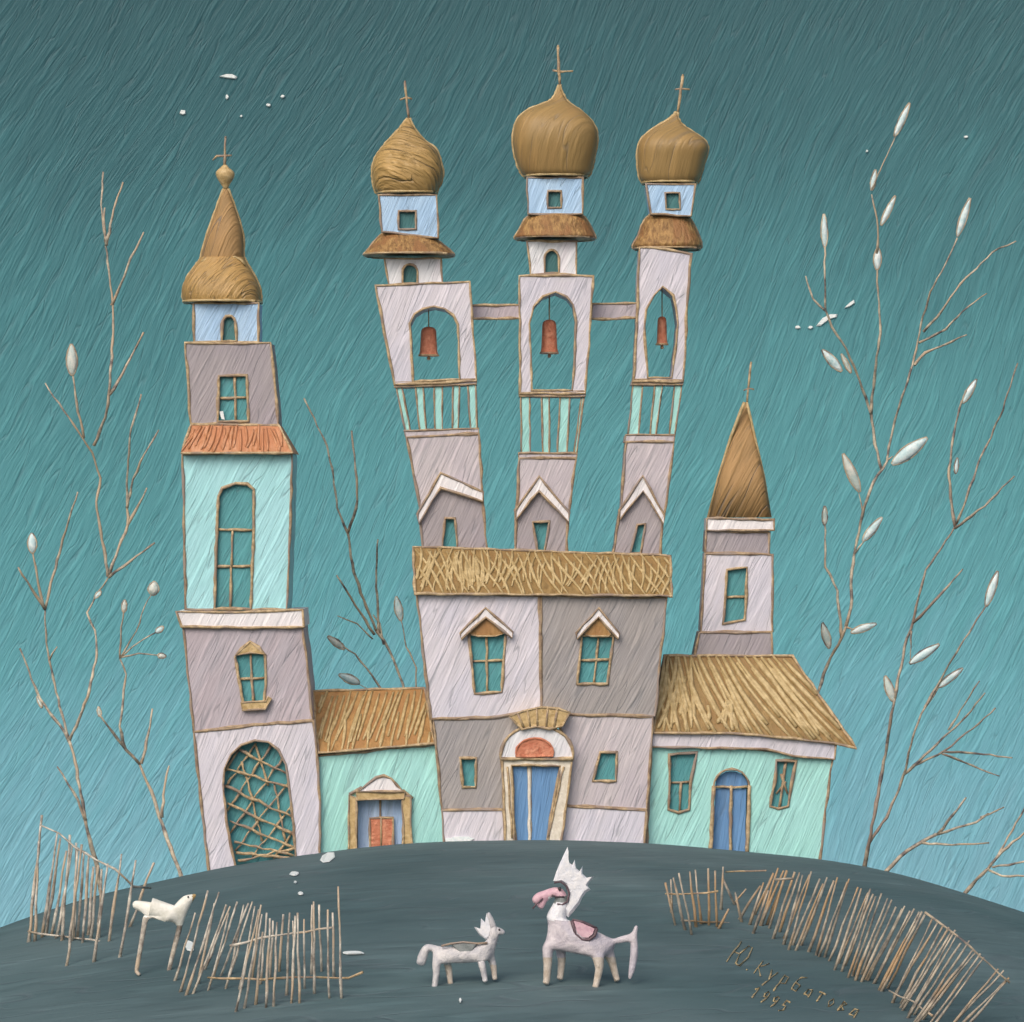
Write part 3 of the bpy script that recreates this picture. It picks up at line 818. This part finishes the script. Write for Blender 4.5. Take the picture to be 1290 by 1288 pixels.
m = MB(); lathe(m, rows, YR + .8, 0, 6, 40); rib(m, rows, YR + .5, -1, 1); rib(m, rows, YR + .5, 1, 1)
obj('spire', m, [M['spire'], M['straw']], T)
cross(T, ((946, 458), (941, 508)), ((937, 492), (943, 489), (950, 491)), YR + .8, .024)

# ------------------------------------------------------------------ bare budding trees
def leafmesh(a, b, w, Y, m, mat_edge=1):
    A, B = P(*a, Y), P(*b, Y)
    ax = B - A; Ln = ax.length; ax.normalize()
    sd = Vector((0, 1, 0)).cross(ax).normalized()
    wr = w * .42 * K * (D + Y) / D
    seg, ring = 9, 8
    vs, fs = [], []
    for i in range(seg + 1):
        t = i / seg
        r = wr * max(.04, math.sin(math.pi * min(1, t * .94 + .03)) ** .75 * (1.08 - .3 * t))
        for k in range(ring):
            an = 2 * math.pi * k / ring
            vs.append(A + ax * Ln * t + sd * r * math.cos(an) + Vector((0, 1, 0)) * r * .6 * math.sin(an))
    for i in range(seg):
        for k in range(ring):
            l = (k + 1) % ring
            fs.append((i * ring + k, i * ring + l, (i + 1) * ring + l, (i + 1) * ring + k))
    fs.append(tuple(range(ring))); fs.append(tuple(seg * ring + k for k in range(ring)))
    m.add(vs, fs, 0, True)
    side = [A + ax * Ln * (i / seg) + sd * wr * 1.05 * max(.04, math.sin(math.pi * min(1, i / seg * .94 + .03)) ** .75 * (1.08 - .3 * i / seg)) for i in range(seg + 1)]
    low = [A + ax * Ln * (i / seg) - (q - A - ax * Ln * (i / seg)) for i, q in enumerate(side)]
    tube(m, side + low[::-1], .02, mat_edge, 5, True, .4)
def tree(name, label, cat, base, Y0, trunk, branches, buds, mat='bark', amp=.45, r0=.044, group=None):
    T = thing(name, label, cat, P(*base, Y0), group)
    field = lambda x, y: Y0 + amp * math.sin(x * .021 + y * .013 + base[0]) + amp * .5 * math.sin(x * .05 - y * .03)
    def line(pts, ra, rb):
        m = MB()
        pp = rough(pts, 9, .9, False)
        n = len(pp)
        tube(m, [P(x, y, field(x, y)) for x, y in pp], [ra + (rb - ra) * i / (n - 1) for i in range(n)], 0, 7, False, .22)
        return m
    obj('trunk', line(trunk, r0 * 1.25, r0 * .85), M[mat], T)
    for br in branches:
        k = 1.0
        if isinstance(br[0], (int, float)): k, br = br[0], br[1]
        obj('branch', line(br, r0 * .95 * k, r0 * .5 * k), M[mat], T)
    for (a, b, w, mt) in buds:
        m = MB(); leafmesh(a, b, w, field(*a), m)
        obj('bud', m, [M[mt], M[mat]], T)
    return T
random.seed(31)
G = 'bare trees round the church'
tree('bare_tree', 'tall bare forking tree behind the leftmost pickets, with a ringed bud and few leaves', 'tree', (128, 1128), .6,
    [(130, 1140), (121, 1085), (113, 1058), (107, 1030), (100, 990), (95, 960), (87, 933)],
    [[(87, 933), (75, 890), (65, 845), (60, 820), (57, 790), (57, 768)], [(57, 768), (40, 742), (23, 715)], [(56, 768), (48, 735), (41, 695)],
     [(57, 768), (64, 735), (75, 698), (85, 660), (98, 620)], [(87, 933), (100, 905), (113, 870), (122, 825), (120, 795), (110, 772), (122, 748), (137, 727)],
     [(137, 727), (165, 707), (195, 684)], [(136, 727), (133, 700), (125, 660), (121, 632), (127, 602), (116, 570), (100, 545), (80, 517), (57, 483)],
     [(106, 552), (98, 518), (92, 474)], [(118, 562), (133, 526), (138, 490), (141, 450), (143, 400), (137, 340), (133, 300), (127, 258), (130, 217)],
     [(141, 385), (152, 358), (165, 325), (181, 293)], [(134, 310), (143, 265), (155, 230)], [(138, 498), (160, 460), (181, 419)], [(133, 305), (131, 285), (132, 262)],
     [(138, 722), (150, 690), (161, 662), (160, 600), (165, 540), (178, 497)], [(161, 662), (185, 615)], [.9, [(160, 640), (168, 603), (182, 573), (200, 542)]],
     [(108, 1034), (98, 1008), (86, 988), (72, 966)], [(87, 934), (75, 913), (50, 880), (44, 865), (25, 817)], [.7, [(62, 832), (72, 815)]]],
    [((91, 473), (90, 434), 17, 'budwarm'), ((41, 697), (40, 672), 14, 'bud'), ((127, 745), (119, 754), 6, 'bud'), ((47, 878), (53, 892), 5, 'bud')])
tree('bare_tree', 'thinner bare tree with round buds, leaning left beside the bell tower foot', 'tree', (230, 1106), .3,
    [(233, 1120), (229, 1106), (218, 1078), (205, 1040), (195, 1010), (185, 985), (176, 963)],
    [[(176, 963), (158, 944), (151, 915), (155, 880), (159, 850), (151, 830)], [.8, [(151, 830), (153, 790), (156, 768)]], [.6, [(153, 828), (172, 795), (182, 765), (192, 748)]],
     [.7, [(152, 828), (175, 809), (196, 797)]], [.6, [(152, 828), (175, 823), (200, 826)]], [(158, 944), (142, 922), (125, 900)], [(178, 962), (187, 925), (192, 893)], [(204, 1030), (207, 992), (213, 965)]],
    [((156, 772), (157, 756), 8, 'budwarm'), ((192, 750), (195, 733), 17, 'budwarm'), ((196, 797), (206, 790), 8, 'bud'), ((199, 826), (209, 827), 8, 'budwarm'), ((126, 903), (124, 891), 6, 'budwarm')])
tree('bare_tree', 'small bare sapling with three white buds, rising behind the amber annex roof', 'tree', (515, 1075), 5.0,
    [(516, 1100), (515, 1010), (513, 900), (508, 862), (496, 832), (484, 808), (474, 795)],
    [[(474, 795), (458, 755), (445, 720), (438, 672), (425, 640), (420, 600), (412, 562), (383, 502)], [(438, 672), (449, 640), (450, 612), (443, 543)], [(477, 798), (474, 740), (476, 680)],
     [(472, 800), (448, 763), (424, 725)], [.6, [(470, 805), (450, 786), (425, 776)]], [(484, 812), (478, 785), (470, 775)],
     [(513, 960), (500, 905), (480, 868), (462, 842), (447, 824), (432, 814)], [.8, [(514, 960), (523, 880), (525, 842), (512, 815), (504, 778)]],
     [.6, [(500, 905), (470, 872), (452, 862)]]],
    [((434, 818), (413, 802), 10, 'budwarm'), ((505, 782), (499, 752), 12, 'bud'), ((453, 861), (427, 850), 13, 'bud')], r0=.042)
tree('bare_tree', 'tall budding tree behind the mint house, with long white buds high against the sky', 'tree', (1008, 1080), 5.0,
    [(1005, 1105), (1010, 1020), (1022, 920), (1031, 872), (1042, 838), (1056, 812), (1066, 789)],
    [[(1066, 789), (1072, 765), (1073, 720), (1078, 690), (1086, 650), (1100, 608), (1117, 582), (1122, 555), (1130, 520), (1140, 490), (1152, 450), (1160, 410), (1172, 368), (1190, 335), (1206, 300)],
     [(1060, 803), (1055, 745), (1040, 715), (1039, 660)], [(1110, 592), (1102, 560), (1097, 520), (1083, 480), (1066, 440), (1048, 412), (1040, 390), (1039, 310)],
     [.8, [(1041, 393), (1024, 376), (1015, 348)]], [(1097, 522), (1102, 470), (1109, 420), (1106, 365), (1105, 335)], [.8, [(1105, 320), (1106, 285), (1098, 245)]], [.6, [(1098, 240), (1113, 205), (1128, 172)]],
     [(1152, 460), (1165, 445), (1190, 435), (1218, 422)], [.8, [(1163, 418), (1180, 400), (1210, 358), (1250, 318), (1280, 304)]], [.8, [(1158, 432), (1192, 415), (1220, 386), (1243, 370)]],
     [.6, [(1118, 580), (1125, 575)]], [.6, [(1087, 650), (1082, 622)]], [.7, [(1076, 700), (1090, 680)]], [.7, [(1066, 790), (1074, 793)]]],
    [((1206, 298), (1222, 250), 11, 'bud'), ((1039, 312), (1038, 270), 10, 'bud'), ((1127, 172), (1146, 130), 10, 'bud'), ((1098, 240), (1103, 214), 8, 'bud'), ((1110, 284), (1128, 247), 9, 'bud'),
     ((1105, 340), (1106, 312), 12, 'bud'), ((1060, 468), (1036, 441), 13, 'bud'), ((1072, 470), (1060, 446), 7, 'budwarm'), ((1083, 620), (1062, 572), 15, 'budwarm'), ((1124, 585), (1168, 552), 20, 'bud'),
     ((1087, 682), (1111, 652), 12, 'bud'), ((1072, 797), (1104, 786), 11, 'bud'), ((1045, 817), (1036, 785), 12, 'budwarm'), ((1039, 662), (1039, 638), 8, 'budwarm')], r0=.044)
tree('bare_tree', 'spreading bare tree on the right hillside edge, with brown twigs crossing the frame edge', 'tree', (1088, 1092), .4,
    [(1086, 1105), (1091, 1080), (1097, 1050), (1104, 1012), (1112, 970), (1120, 920), (1127, 880)],
    [[(1127, 880), (1135, 840), (1142, 805), (1150, 785), (1157, 752), (1166, 718), (1186, 690), (1203, 663)], [(1203, 663), (1195, 600), (1200, 555), (1208, 515), (1217, 492)],
     [.8, [(1205, 660), (1216, 632), (1232, 585), (1260, 525), (1282, 458)]], [.9, [(1203, 666), (1240, 638), (1278, 600)]], [.9, [(1150, 785), (1175, 760), (1213, 717)]],
     [(1095, 1062), (1117, 1030), (1132, 995), (1141, 968), (1150, 930), (1160, 900), (1182, 866)], [.8, [(1165, 892), (1195, 838), (1225, 790), (1243, 762)]],
     [.85, [(1138, 977), (1165, 952), (1195, 924), (1218, 902), (1241, 873)]], [.7, [(1195, 920), (1215, 888), (1234, 858)]], [.85, [(1150, 965), (1190, 946), (1225, 918), (1254, 892)]],
     [.8, [(1187, 947), (1230, 949), (1275, 955)]], [.75, [(1187, 950), (1225, 965), (1259, 978)]], [.6, [(1148, 795), (1147, 832)]], [.6, [(1208, 520), (1211, 505)]]],
    [((1213, 508), (1230, 478), 10, 'bud'), ((1204, 597), (1206, 577), 6, 'bud'), ((1146, 836), (1183, 812), 13, 'bud'), ((1126, 884), (1115, 852), 13, 'budwarm'), ((1182, 866), (1213, 842), 10, 'bud'), ((1242, 764), (1257, 720), 12, 'bud')], mat='barkdark')
tree('bare_shrub', 'low bare shrub with three forked twigs, rising behind the right picket fence', 'shrub', (1115, 1099), .3,
    [(1110, 1108), (1116, 1098), (1133, 1080), (1152, 1066), (1180, 1051)],
    [[(1180, 1051), (1205, 1043), (1230, 1036), (1245, 1025)], [.6, [(1235, 1030), (1265, 1017)]], [(1182, 1050), (1200, 1028), (1217, 1005)], [.8, [(1162, 1062), (1200, 1065), (1246, 1062)]]], [], r0=.044)
tree('bare_shrub', 'bare shrub with four twigs cut off by the right frame edge', 'shrub', (1213, 1128), .3,
    [(1208, 1138), (1215, 1126), (1230, 1108), (1246, 1093)],
    [[(1246, 1093), (1262, 1073), (1290, 1050), (1320, 1030)], [.8, [(1250, 1093), (1290, 1086), (1330, 1080)]], [.8, [(1246, 1096), (1262, 1104), (1320, 1103)]], [.8, [(1256, 1080), (1270, 1055), (1295, 1010)]]], [], r0=.044)

# ------------------------------------------------------------------ picket fences
def fence(label, pickets, rails, mat, r=.042, group='picket fences on the hillside'):
    g0 = ground(*pickets[len(pickets) // 2][0])
    T = thing('picket_fence', label, 'fence', g0, group)
    feet = []
    for (b, t) in pickets:
        g = ground(*b); feet.append((b[0], g.y))
        k = (D + g.y) / D
        m = MB()
        pp = rough([(b[0], b[1] + 2), t], 22, .9, False)
        n = len(pp)
        tube(m, [P(x, y, g.y) + Vector((0, random.uniform(-.02, .02), 0)) for x, y in pp], [r * k * (1.15 - .45 * i / (n - 1)) for i in range(n)], 0, 6, False, .25)
        obj('picket', m, M[mat], T)
    feet.sort()
    def depth(x):
        if x <= feet[0][0]: return feet[0][1]
        for (a, ya), (c, yc) in zip(feet, feet[1:]):
            if a <= x <= c: return ya + (yc - ya) * ((x - a) / (c - a) if c > a else 0)
        return feet[-1][1]
    for rl in rails:
        rm = mat
        if isinstance(rl, tuple): rm, rl = rl
        m = MB()
        pp = rough(rl, 14, 1.0, False)
        ys_ = [depth(x) for x, _ in pp]
        ys_ = [sum(ys_[max(0, i - 2):i + 3]) / len(ys_[max(0, i - 2):i + 3]) for i in range(len(ys_))]
        tube(m, [P(x, y, Y - .05) for (x, y), Y in zip(pp, ys_)], r * .6, 0, 6, False, .3)
        obj('rail', m, M[rm], T)
    return T
random.seed(44)
fence('tall sparse picket fence at far left, its tops standing against the sky',
    [((36, 1187), (53, 1027)), ((53, 1181), (72, 1050)), ((65, 1178), (84, 1072)), ((78, 1185), (88, 1052)), ((84, 1217), (103, 1064)), ((93, 1182), (96, 1062)), ((104, 1188), (112, 1078)), ((111, 1178), (118, 1092)),
     ((118, 1212), (136, 1088)), ((124, 1182), (128, 1095)), ((137, 1186), (153, 1076)), ((151, 1206), (171, 1084)), ((44, 1186), (49, 1060)), ((58, 1178), (76, 1056)), ((71, 1182), (91, 1066)), ((98, 1180), (106, 1072)), ((114, 1183), (124, 1090)), ((90, 1186), (98, 1068)), ((163, 1168), (194, 1087))],
    [[(36, 1174), (65, 1178), (95, 1182), (150, 1190), (170, 1191), (215, 1200)], [(50, 1039), (75, 1050), (95, 1068), (120, 1083), (145, 1095), (168, 1117), (190, 1119)]], 'picket')
fence('crooked close-set picket fence in the left foreground, leaning rightward with two long rails',
    [((220, 1236), (246, 1150)), ((227, 1250), (262, 1122)), ((234, 1254), (276, 1124)), ((243, 1252), (285, 1140)), ((257, 1222), (290, 1142)), ((267, 1234), (299, 1136)), ((277, 1230), (313, 1138)), ((284, 1246), (318, 1136)),
     ((296, 1275), (326, 1146)), ((308, 1270), (329, 1140)), ((318, 1232), (330, 1152)), ((322, 1266), (331, 1174)), ((335, 1270), (340, 1157)), ((345, 1268), (349, 1162)), ((352, 1224), (357, 1152)), ((361, 1254), (365, 1150)),
     ((367, 1264), (372, 1154)), ((377, 1264), (375, 1150)), ((384, 1246), (383, 1158)), ((370, 1232), (369, 1160)), ((392, 1228), (393, 1140)), ((421, 1232), (419, 1150)), ((289, 1228), (307, 1140)), ((302, 1246), (321, 1142)), ((262, 1248), (288, 1150)), ((249, 1240), (270, 1138)), ((328, 1240), (336, 1150)), ((340, 1234), (344, 1160)), ((396, 1252), (395, 1136)), ((405, 1224), (402, 1140)), ((415, 1258), (413, 1146)), ((430, 1258), (426, 1117))],
    [[(290, 1192), (330, 1181), (370, 1176), (418, 1169)], ('gold', [(262, 1232), (330, 1234), (400, 1231), (440, 1232), (457, 1225)])], 'picket', r=.036)
fence('short tangled picket fence with crossed sticks, right of the tall horse',
    [((851, 1166), (838, 1112)), ((846, 1150), (845, 1108)), ((864, 1172), (848, 1106)), ((872, 1178), (855, 1100)), ((877, 1168), (869, 1098)), ((884, 1164), (876, 1096)), ((893, 1166), (892, 1094)), ((903, 1168), (901, 1097)),
     ((908, 1146), (911, 1092)), ((926, 1140), (910, 1106)), ((924, 1138), (940, 1120)), ((905, 1170), (918, 1145)), ((944, 1165), (962, 1112)), ((948, 1176), (968, 1122)), ((935, 1162), (926, 1124)), ((930, 1158), (958, 1116))],
    [('gold', [(838, 1126), (870, 1126), (905, 1123)]), [(858, 1160), (905, 1162), (946, 1166)], ('gold', [(914, 1099), (965, 1097)])], 'picketdim', r=.037)
tops = [(972, 1096), (985, 1095), (1000, 1097), (1020, 1101), (1040, 1108), (1062, 1110), (1085, 1114), (1100, 1124), (1115, 1133), (1135, 1143), (1150, 1148), (1170, 1152), (1190, 1166), (1205, 1178), (1222, 1192), (1240, 1207), (1258, 1222), (1270, 1237)]
bots = [(948, 1160), (960, 1170), (975, 1180), (990, 1189), (1006, 1196), (1030, 1208), (1050, 1217), (1064, 1224), (1078, 1231), (1090, 1238), (1102, 1245), (1118, 1255), (1133, 1268), (1143, 1278), (1155, 1288), (1168, 1298), (1182, 1308), (1194, 1316)]
def along(pl, t):
    t *= len(pl) - 1; i = min(int(t), len(pl) - 2); f = t - i
    return (pl[i][0] + (pl[i + 1][0] - pl[i][0]) * f, pl[i][1] + (pl[i + 1][1] - pl[i][1]) * f)
pk = []
NP = 54
for i in range(NP):
    t = i / (NP - 1)
    if .90 < t < .93: continue
    b, a = along(bots, t), along(tops, t)
    pk.append(((b[0] + random.uniform(-3, 3), b[1] + random.uniform(-9, 7)), (a[0] + random.uniform(-3, 3), a[1] + random.uniform(-5, 7))))
fence('long curving picket fence in the right foreground, its pickets slanting to the right', pk,
    [('barkdark', [(1165, 1150), (1195, 1171), (1222, 1193), (1246, 1214), (1272, 1238)]), [(975, 1108), (1000, 1107)], [(1120, 1248), (1150, 1262), (1175, 1280)]], 'picketdim', r=.037)

# ------------------------------------------------------------------ animals
def skin_mesh(name, verts, edges, Y, root=0, sub=2, fat=1.0):
    """verts (px, py, side in metres, radius px); one continuous body grown round its skeleton"""
    me = bpy.data.meshes.new(name + '_bones')
    s = K * (D + Y) / D * fat
    me.from_pydata([tuple(P(v[0], v[1], Y) + Vector((0, v[2], 0))) for v in verts], edges, [])
    o = bpy.data.objects.new(name + '_bones', me)
    COL.objects.link(o)
    sk = o.modifiers.new('skin', 'SKIN'); sk.use_smooth_shade = True; sk.branch_smoothing = .6
    for i, v in enumerate(verts):
        d = me.skin_vertices[0].data[i]
        rr = v[3] * s; d.radius = (rr, rr * (v[4] if len(v) > 4 else 1)); d.use_root = (i == root)
    sb = o.modifiers.new('sub', 'SUBSURF'); sb.levels = sub; sb.render_levels = sub
    bpy.context.view_layer.update()
    dg = bpy.context.evaluated_depsgraph_get()
    new = bpy.data.meshes.new_from_object(o.evaluated_get(dg))
    bpy.data.objects.remove(o); bpy.data.meshes.remove(me)
    return new
def unpx(p):
    s = K * (D + p.y) / D
    return (p.x / s + 645, 644 - (p.z - CZ) / s)
def body(name, me, mats, parent, pick):
    off = Vector(parent.location)
    for m in mats: me.materials.append(m)
    for p in me.polygons:
        p.material_index = pick(*unpx(p.center)); p.use_smooth = True
    for v in me.vertices: v.co -= off
    o = bpy.data.objects.new(name, me); COL.objects.link(o); o.parent = parent
    me.name = name
    return o
def slab(poly, Y, half, mat_edge=None, bev=.5, mats=2):
    """rounded slab: polygon with a smaller polygon on either side"""
    m = MB()
    n = len(poly)
    cx = sum(p[0] for p in poly) / n; cy = sum(p[1] for p in poly) / n
    ins = [(cx + (x - cx) * .86, cy + (y - cy) * .86) for x, y in poly]
    rings = [[P(x, y, Y - half) for x, y in ins], [P(x, y, Y - half * bev) for x, y in poly], [P(x, y, Y + half * bev) for x, y in poly], [P(x, y, Y + half) for x, y in ins]]
    tri = tessellate_polygon([[Vector((x, y, 0)) for x, y in ins]])
    vs = [p for r_ in rings for p in r_]
    fs = [tuple(t) for t in tri] + [tuple(i + 3 * n for i in t) for t in tri]
    for k in range(3):
        for i in range(n):
            j = (i + 1) % n
            fs.append((k * n + i, k * n + j, (k + 1) * n + j, (k + 1) * n + i))
    m.add(vs, fs, 0)
    return m

# tall horse, facing left
gy = ground(728, 1240).y
T = thing('horse', 'tall white horse facing left, with pink muzzle, pink saddle and huge spiky mane', 'horse', ground(728, 1240))
V = [(757, 1189, 0, 17.5), (730, 1182, 0, 18.5), (702, 1175, 0, 18),                               # pelvis, belly, chest
     (698, 1158, 0, 12), (705, 1146, 0, 9.5), (709, 1133, 0, 8), (704, 1120, 0, 9.5),              # neck, throat, cheek
     (691, 1122, 0, 7.6), (681, 1130, 0, 7.6), (671, 1138, 0, 5.2),                              # nose bridge, muzzle, upper lip
     (686, 1135, 0, 5), (678, 1144, 0, 4.2),                                                   # jaw
     (689, 1191, -.16, 6.5), (690, 1212, -.17, 4.6), (688.5, 1235, -.17, 3.6), (687, 1239, -.2, 3.8),
     (706, 1191, .15, 6.5), (708, 1212, .16, 4.2), (706, 1232, .16, 3.4), (705, 1236, .13, 3.6),
     (753, 1203, -.16, 7), (755, 1219, -.17, 4.4), (750.5, 1240, -.17, 3.4), (749, 1244, -.2, 3.6),
     (768, 1202, .14, 6.5), (772, 1216, .16, 4.2), (777, 1234, .16, 3.2), (778, 1238, .13, 3.4),
     (774, 1186, 0, 3), (787, 1183, 0, 4), (799, 1181, 0, 4.4), (799, 1203, 0, 4.4), (796, 1222, 0, 3.6), (793, 1234, 0, 1.4), (802, 1166, 0, 1.6)]
E = [(0, 1), (1, 2), (2, 3), (3, 4), (4, 5), (5, 6), (6, 7), (7, 8), (8, 9), (7, 10), (10, 11), (2, 12), (12, 13), (13, 14), (14, 15), (2, 16), (16, 17), (17, 18), (18, 19),
     (0, 20), (20, 21), (21, 22), (22, 23), (0, 24), (24, 25), (25, 26), (26, 27), (0, 28), (28, 29), (29, 30), (30, 31), (31, 32), (32, 33), (30, 34)]
def pick(x, y):
    if y < 1130 and x < 716: return 1
    if x < 690 and y < 1152: return 1
    if y < 1138 and x > 696: return 3
    if y < 1160 and x < 720: return 2
    if y > 1206 and x < 785: return 4
    return 0
hb = body('horse_body', skin_mesh('horse_body', V, E, gy, fat=1.25), [M['horse'], M['pink'], M['mane'], M['slate'], M['horseleg']], T, pick)
man = [(697, 1110), (701, 1098), (706, 1086), (712, 1073), (715, 1067), (715, 1079), (717, 1087), (721, 1090), (724, 1083), (726, 1094), (730, 1098), (734, 1091), (734, 1101), (739, 1106), (749, 1104), (743, 1112), (740, 1116), (744, 1121), (738, 1125), (733, 1132), (730, 1139), (724, 1147), (716, 1156), (711, 1151), (717, 1138), (717, 1124), (713, 1114), (705, 1109)]
obj('mane', slab(man, gy, .11), M['mane'], T)
m = slab([(721, 1159), (730, 1161), (742, 1166), (751, 1170), (748, 1178), (741, 1183), (733, 1182), (726, 1176)], gy, .25)
tube(m, [P(x, y, gy - .22) for x, y in [(720, 1160), (725, 1177), (733, 1184), (742, 1184), (749, 1179), (752, 1170)]], .03, 1, 6, False)
tube(m, [P(x, y, gy - .2) for x, y in [(721, 1159), (735, 1162), (752, 1170)]], .03, 1, 6, False)
obj('saddle', m, [M['pink'], M['plum']], T)
m = MB(); tube(m, [P(x, y, gy - .13) for x, y in [(698, 1112), (706, 1111), (713, 1116), (717, 1125), (715, 1136), (708, 1140), (702, 1139)]], .022, 0)
tube(m, [P(x, y, gy - .13) for x, y in [(695, 1128), (702, 1130), (711, 1130)]], .02, 0)
obj('bridle', m, M['plum'], T)
m = MB(); lathe(m, [(1122.5, 704.5, 705.5), (1121.5, 703.4, 706.6), (1120, 703, 707), (1118.5, 703.4, 706.6), (1117.5, 704.5, 705.5)], gy - .125, 0, 2, 10); obj('eye', m, M['dark'], T)
m = MB(); tube(m, [P(x, y, gy - .1) for x, y in [(684, 1132), (677, 1138), (671, 1145)]], .018, 0); obj('mouth', m, M['plum'], T)

# small horse, facing right
gy = ground(585, 1240).y
T = thing('horse', 'small white foal facing right, with grey saddle cloth and short spiky mane', 'horse', ground(585, 1240))
V = [(557, 1203, 0, 11), (584, 1203, 0, 10), (610, 1201, 0, 10.5), (621, 1190, 0, 6), (623, 1179, 0, 6.5), (627, 1172, 0, 6.5), (637, 1175, 0, 2.6), (619, 1160, -.05, 3.2), (615, 1149, -.06, 1.6),
     (549, 1211, -.1, 5), (550, 1225, -.1, 3.6), (548, 1240, -.1, 3), (547, 1244, -.12, 3.2),
     (563, 1212, .1, 4.6), (566, 1226, .1, 3.4), (567, 1238, .1, 2.8), (568, 1242, .08, 3),
     (606, 1210, -.1, 4.6), (609, 1222, -.1, 3.4), (611, 1233, -.1, 2.8), (611.5, 1237, -.12, 3),
     (619, 1207, .1, 4.6), (622, 1220, .1, 3.4), (623, 1232, .1, 2.8), (624, 1236, .08, 3),
     (547, 1195, 0, 3.6), (538, 1192, 0, 5), (533, 1203, 0, 5.4), (529, 1217, 0, 5)]
E = [(0, 1), (1, 2), (2, 3), (3, 4), (4, 5), (5, 6), (4, 7), (7, 8), (0, 9), (9, 10), (10, 11), (11, 12), (0, 13), (13, 14), (14, 15), (15, 16), (2, 17), (17, 18), (18, 19), (19, 20),
     (2, 21), (21, 22), (22, 23), (23, 24), (0, 25), (25, 26), (26, 27), (27, 28)]
body('horse_body', skin_mesh('foal_body', V, E, gy, fat=1.25), [M['foal'], M['horseleg']], T, lambda x, y: 1 if (y > 1216 and (558 < x < 575 or x > 616)) else 0)
m = slab([(612, 1184), (604, 1178), (597, 1168), (605, 1171), (606, 1157), (611, 1162), (613, 1150), (618, 1160), (619, 1172), (616, 1182)], gy, .07)
obj('mane', m, M['mane'], T)
m = slab([(568, 1190), (584, 1188), (602, 1189), (596, 1198), (586, 1203), (577, 1199)], gy, .14)
tube(m, [P(x, y, gy - .12) for x, y in [(556, 1192), (568, 1189), (584, 1187), (602, 1189), (614, 1188)]], .022, 1)
obj('saddle_cloth', m, [M['slate'], M['bronze']], T)
m = MB(); lathe(m, [(1173, 628.6, 629.4), (1172, 627.6, 630.4), (1171, 627.6, 630.4), (1170, 628.6, 629.4)], gy - .075, 0, 2, 10); obj('eye', m, M['dark'], T)

# white bird by the fence
gy = ground(192, 1226).y
T = thing('white_bird', 'white long legged bird with its head raised, standing among the left pickets', 'bird', ground(192, 1226))
V = [(203, 1146, 0, 9.5), (222, 1152, 0, 8), (232, 1144, 0, 6), (236, 1133, 0, 6), (243, 1130, 0, 2.6), (247, 1127, 0, 1.2), (184, 1142, 0, 7), (166, 1139, 0, 4),
     (184, 1153, -.05, 2.8), (178, 1190, -.05, 2.3), (172, 1224, -.05, 2.1), (177, 1228, -.12, 1.6), (227, 1165, .05, 2.8), (218, 1200, .05, 2.3), (210, 1234, .05, 2.1), (215, 1237, -.02, 1.6)]
E = [(0, 1), (1, 2), (2, 3), (3, 4), (4, 5), (0, 6), (6, 7), (6, 8), (8, 9), (9, 10), (10, 11), (1, 12), (12, 13), (13, 14), (14, 15)]
body('bird_body', skin_mesh('bird_body', V, E, gy, fat=1.4), [M['bird'], M['picket'], M['portalgold']], T, lambda x, y: 1 if y > 1166 or (y > 1156 and x < 195) else (2 if x > 242 else 0))
m = MB(); lathe(m, [(1131.5, 236.6, 237.4), (1130.6, 236, 238), (1129.6, 236, 238), (1128.8, 236.6, 237.4)], gy - .09, 0, 2, 10); obj('eye', m, M['dark'], T)

# ------------------------------------------------------------------ scratched signature and date on the hill
GL = {'Ю': [[(0, 0), (0, 1)], [(0, .5), (.35, .5)], [(.35, .5), (.5, .95), (.75, .95), (.9, .5), (.75, .05), (.5, .05), (.35, .5)]],
      '.': [[(.1, 0), (.2, .08)]],
      'К': [[(0, 0), (0, 1)], [(.6, 1), (0, .5), (.65, 0)]],
      'у': [[(0, .7), (.3, .05)], [(.6, .7), (.1, -.5)]],
      'р': [[(.1, -.5), (.1, .7)], [(.1, .65), (.5, .65), (.55, .2), (.1, .1)]],
      'б': [[(.65, 1.05), (.2, .9), (.05, .4), (.1, .05), (.5, .05), (.55, .45), (.1, .5)]],
      'а': [[(.5, .6), (.1, .55), (.05, .1), (.4, .1), (.5, .6), (.55, 0)]],
      'т': [[(0, .65), (.6, .65)], [(.3, .65), (.3, 0)]],
      'о': [[(.3, .65), (.05, .35), (.3, 0), (.55, .35), (.3, .65)]],
      'в': [[(.1, 0), (.1, .7), (.45, .65), (.15, .38), (.5, .2), (.1, 0)]],
      '1': [[(.1, .7), (.35, 1), (.35, 0)]],
      '9': [[(.5, .62), (.2, .48), (.05, .75), (.25, 1.0), (.52, .9), (.52, .55), (.3, 0)]],
      '5': [[(.55, 1), (.15, 1), (.1, .55), (.45, .6), (.5, .2), (.1, 0)]]}
def scribe(m, text, x, y, ang, sizes):
    ca, sa = math.cos(R(ang)), math.sin(R(ang))
    for ch, sz in zip(text, sizes):
        if ch != ' ':
            for st in GL[ch]:
                pts = []
                for (u, v) in rough(st, .25, .03, False):
                    lx, ly = u * sz * .8, -v * sz
                    pts.append(ground(x + lx * ca - ly * sa + (v * sz * .25), y + lx * sa + ly * ca) + Vector((0, 0, .012)))
                tube(m, pts, .014, 0, 5, False, .45)
        x += sz * .95 * ca; y += sz * .95 * sa
T = thing('signature', 'faint gold signature and date scratched on the hill, below the right fences', 'signature', ground(990, 1240))
m = MB(); scribe(m, 'Ю.Курбатова', 916, 1212, 24, [27, 12, 17, 17, 18, 19, 16, 17, 16, 17, 17]); obj('name_line', m, M['scratch'], T)
m = MB(); scribe(m, '1995', 944, 1256, 26, [14, 14, 14, 14]); obj('date_line', m, M['scratch'], T)
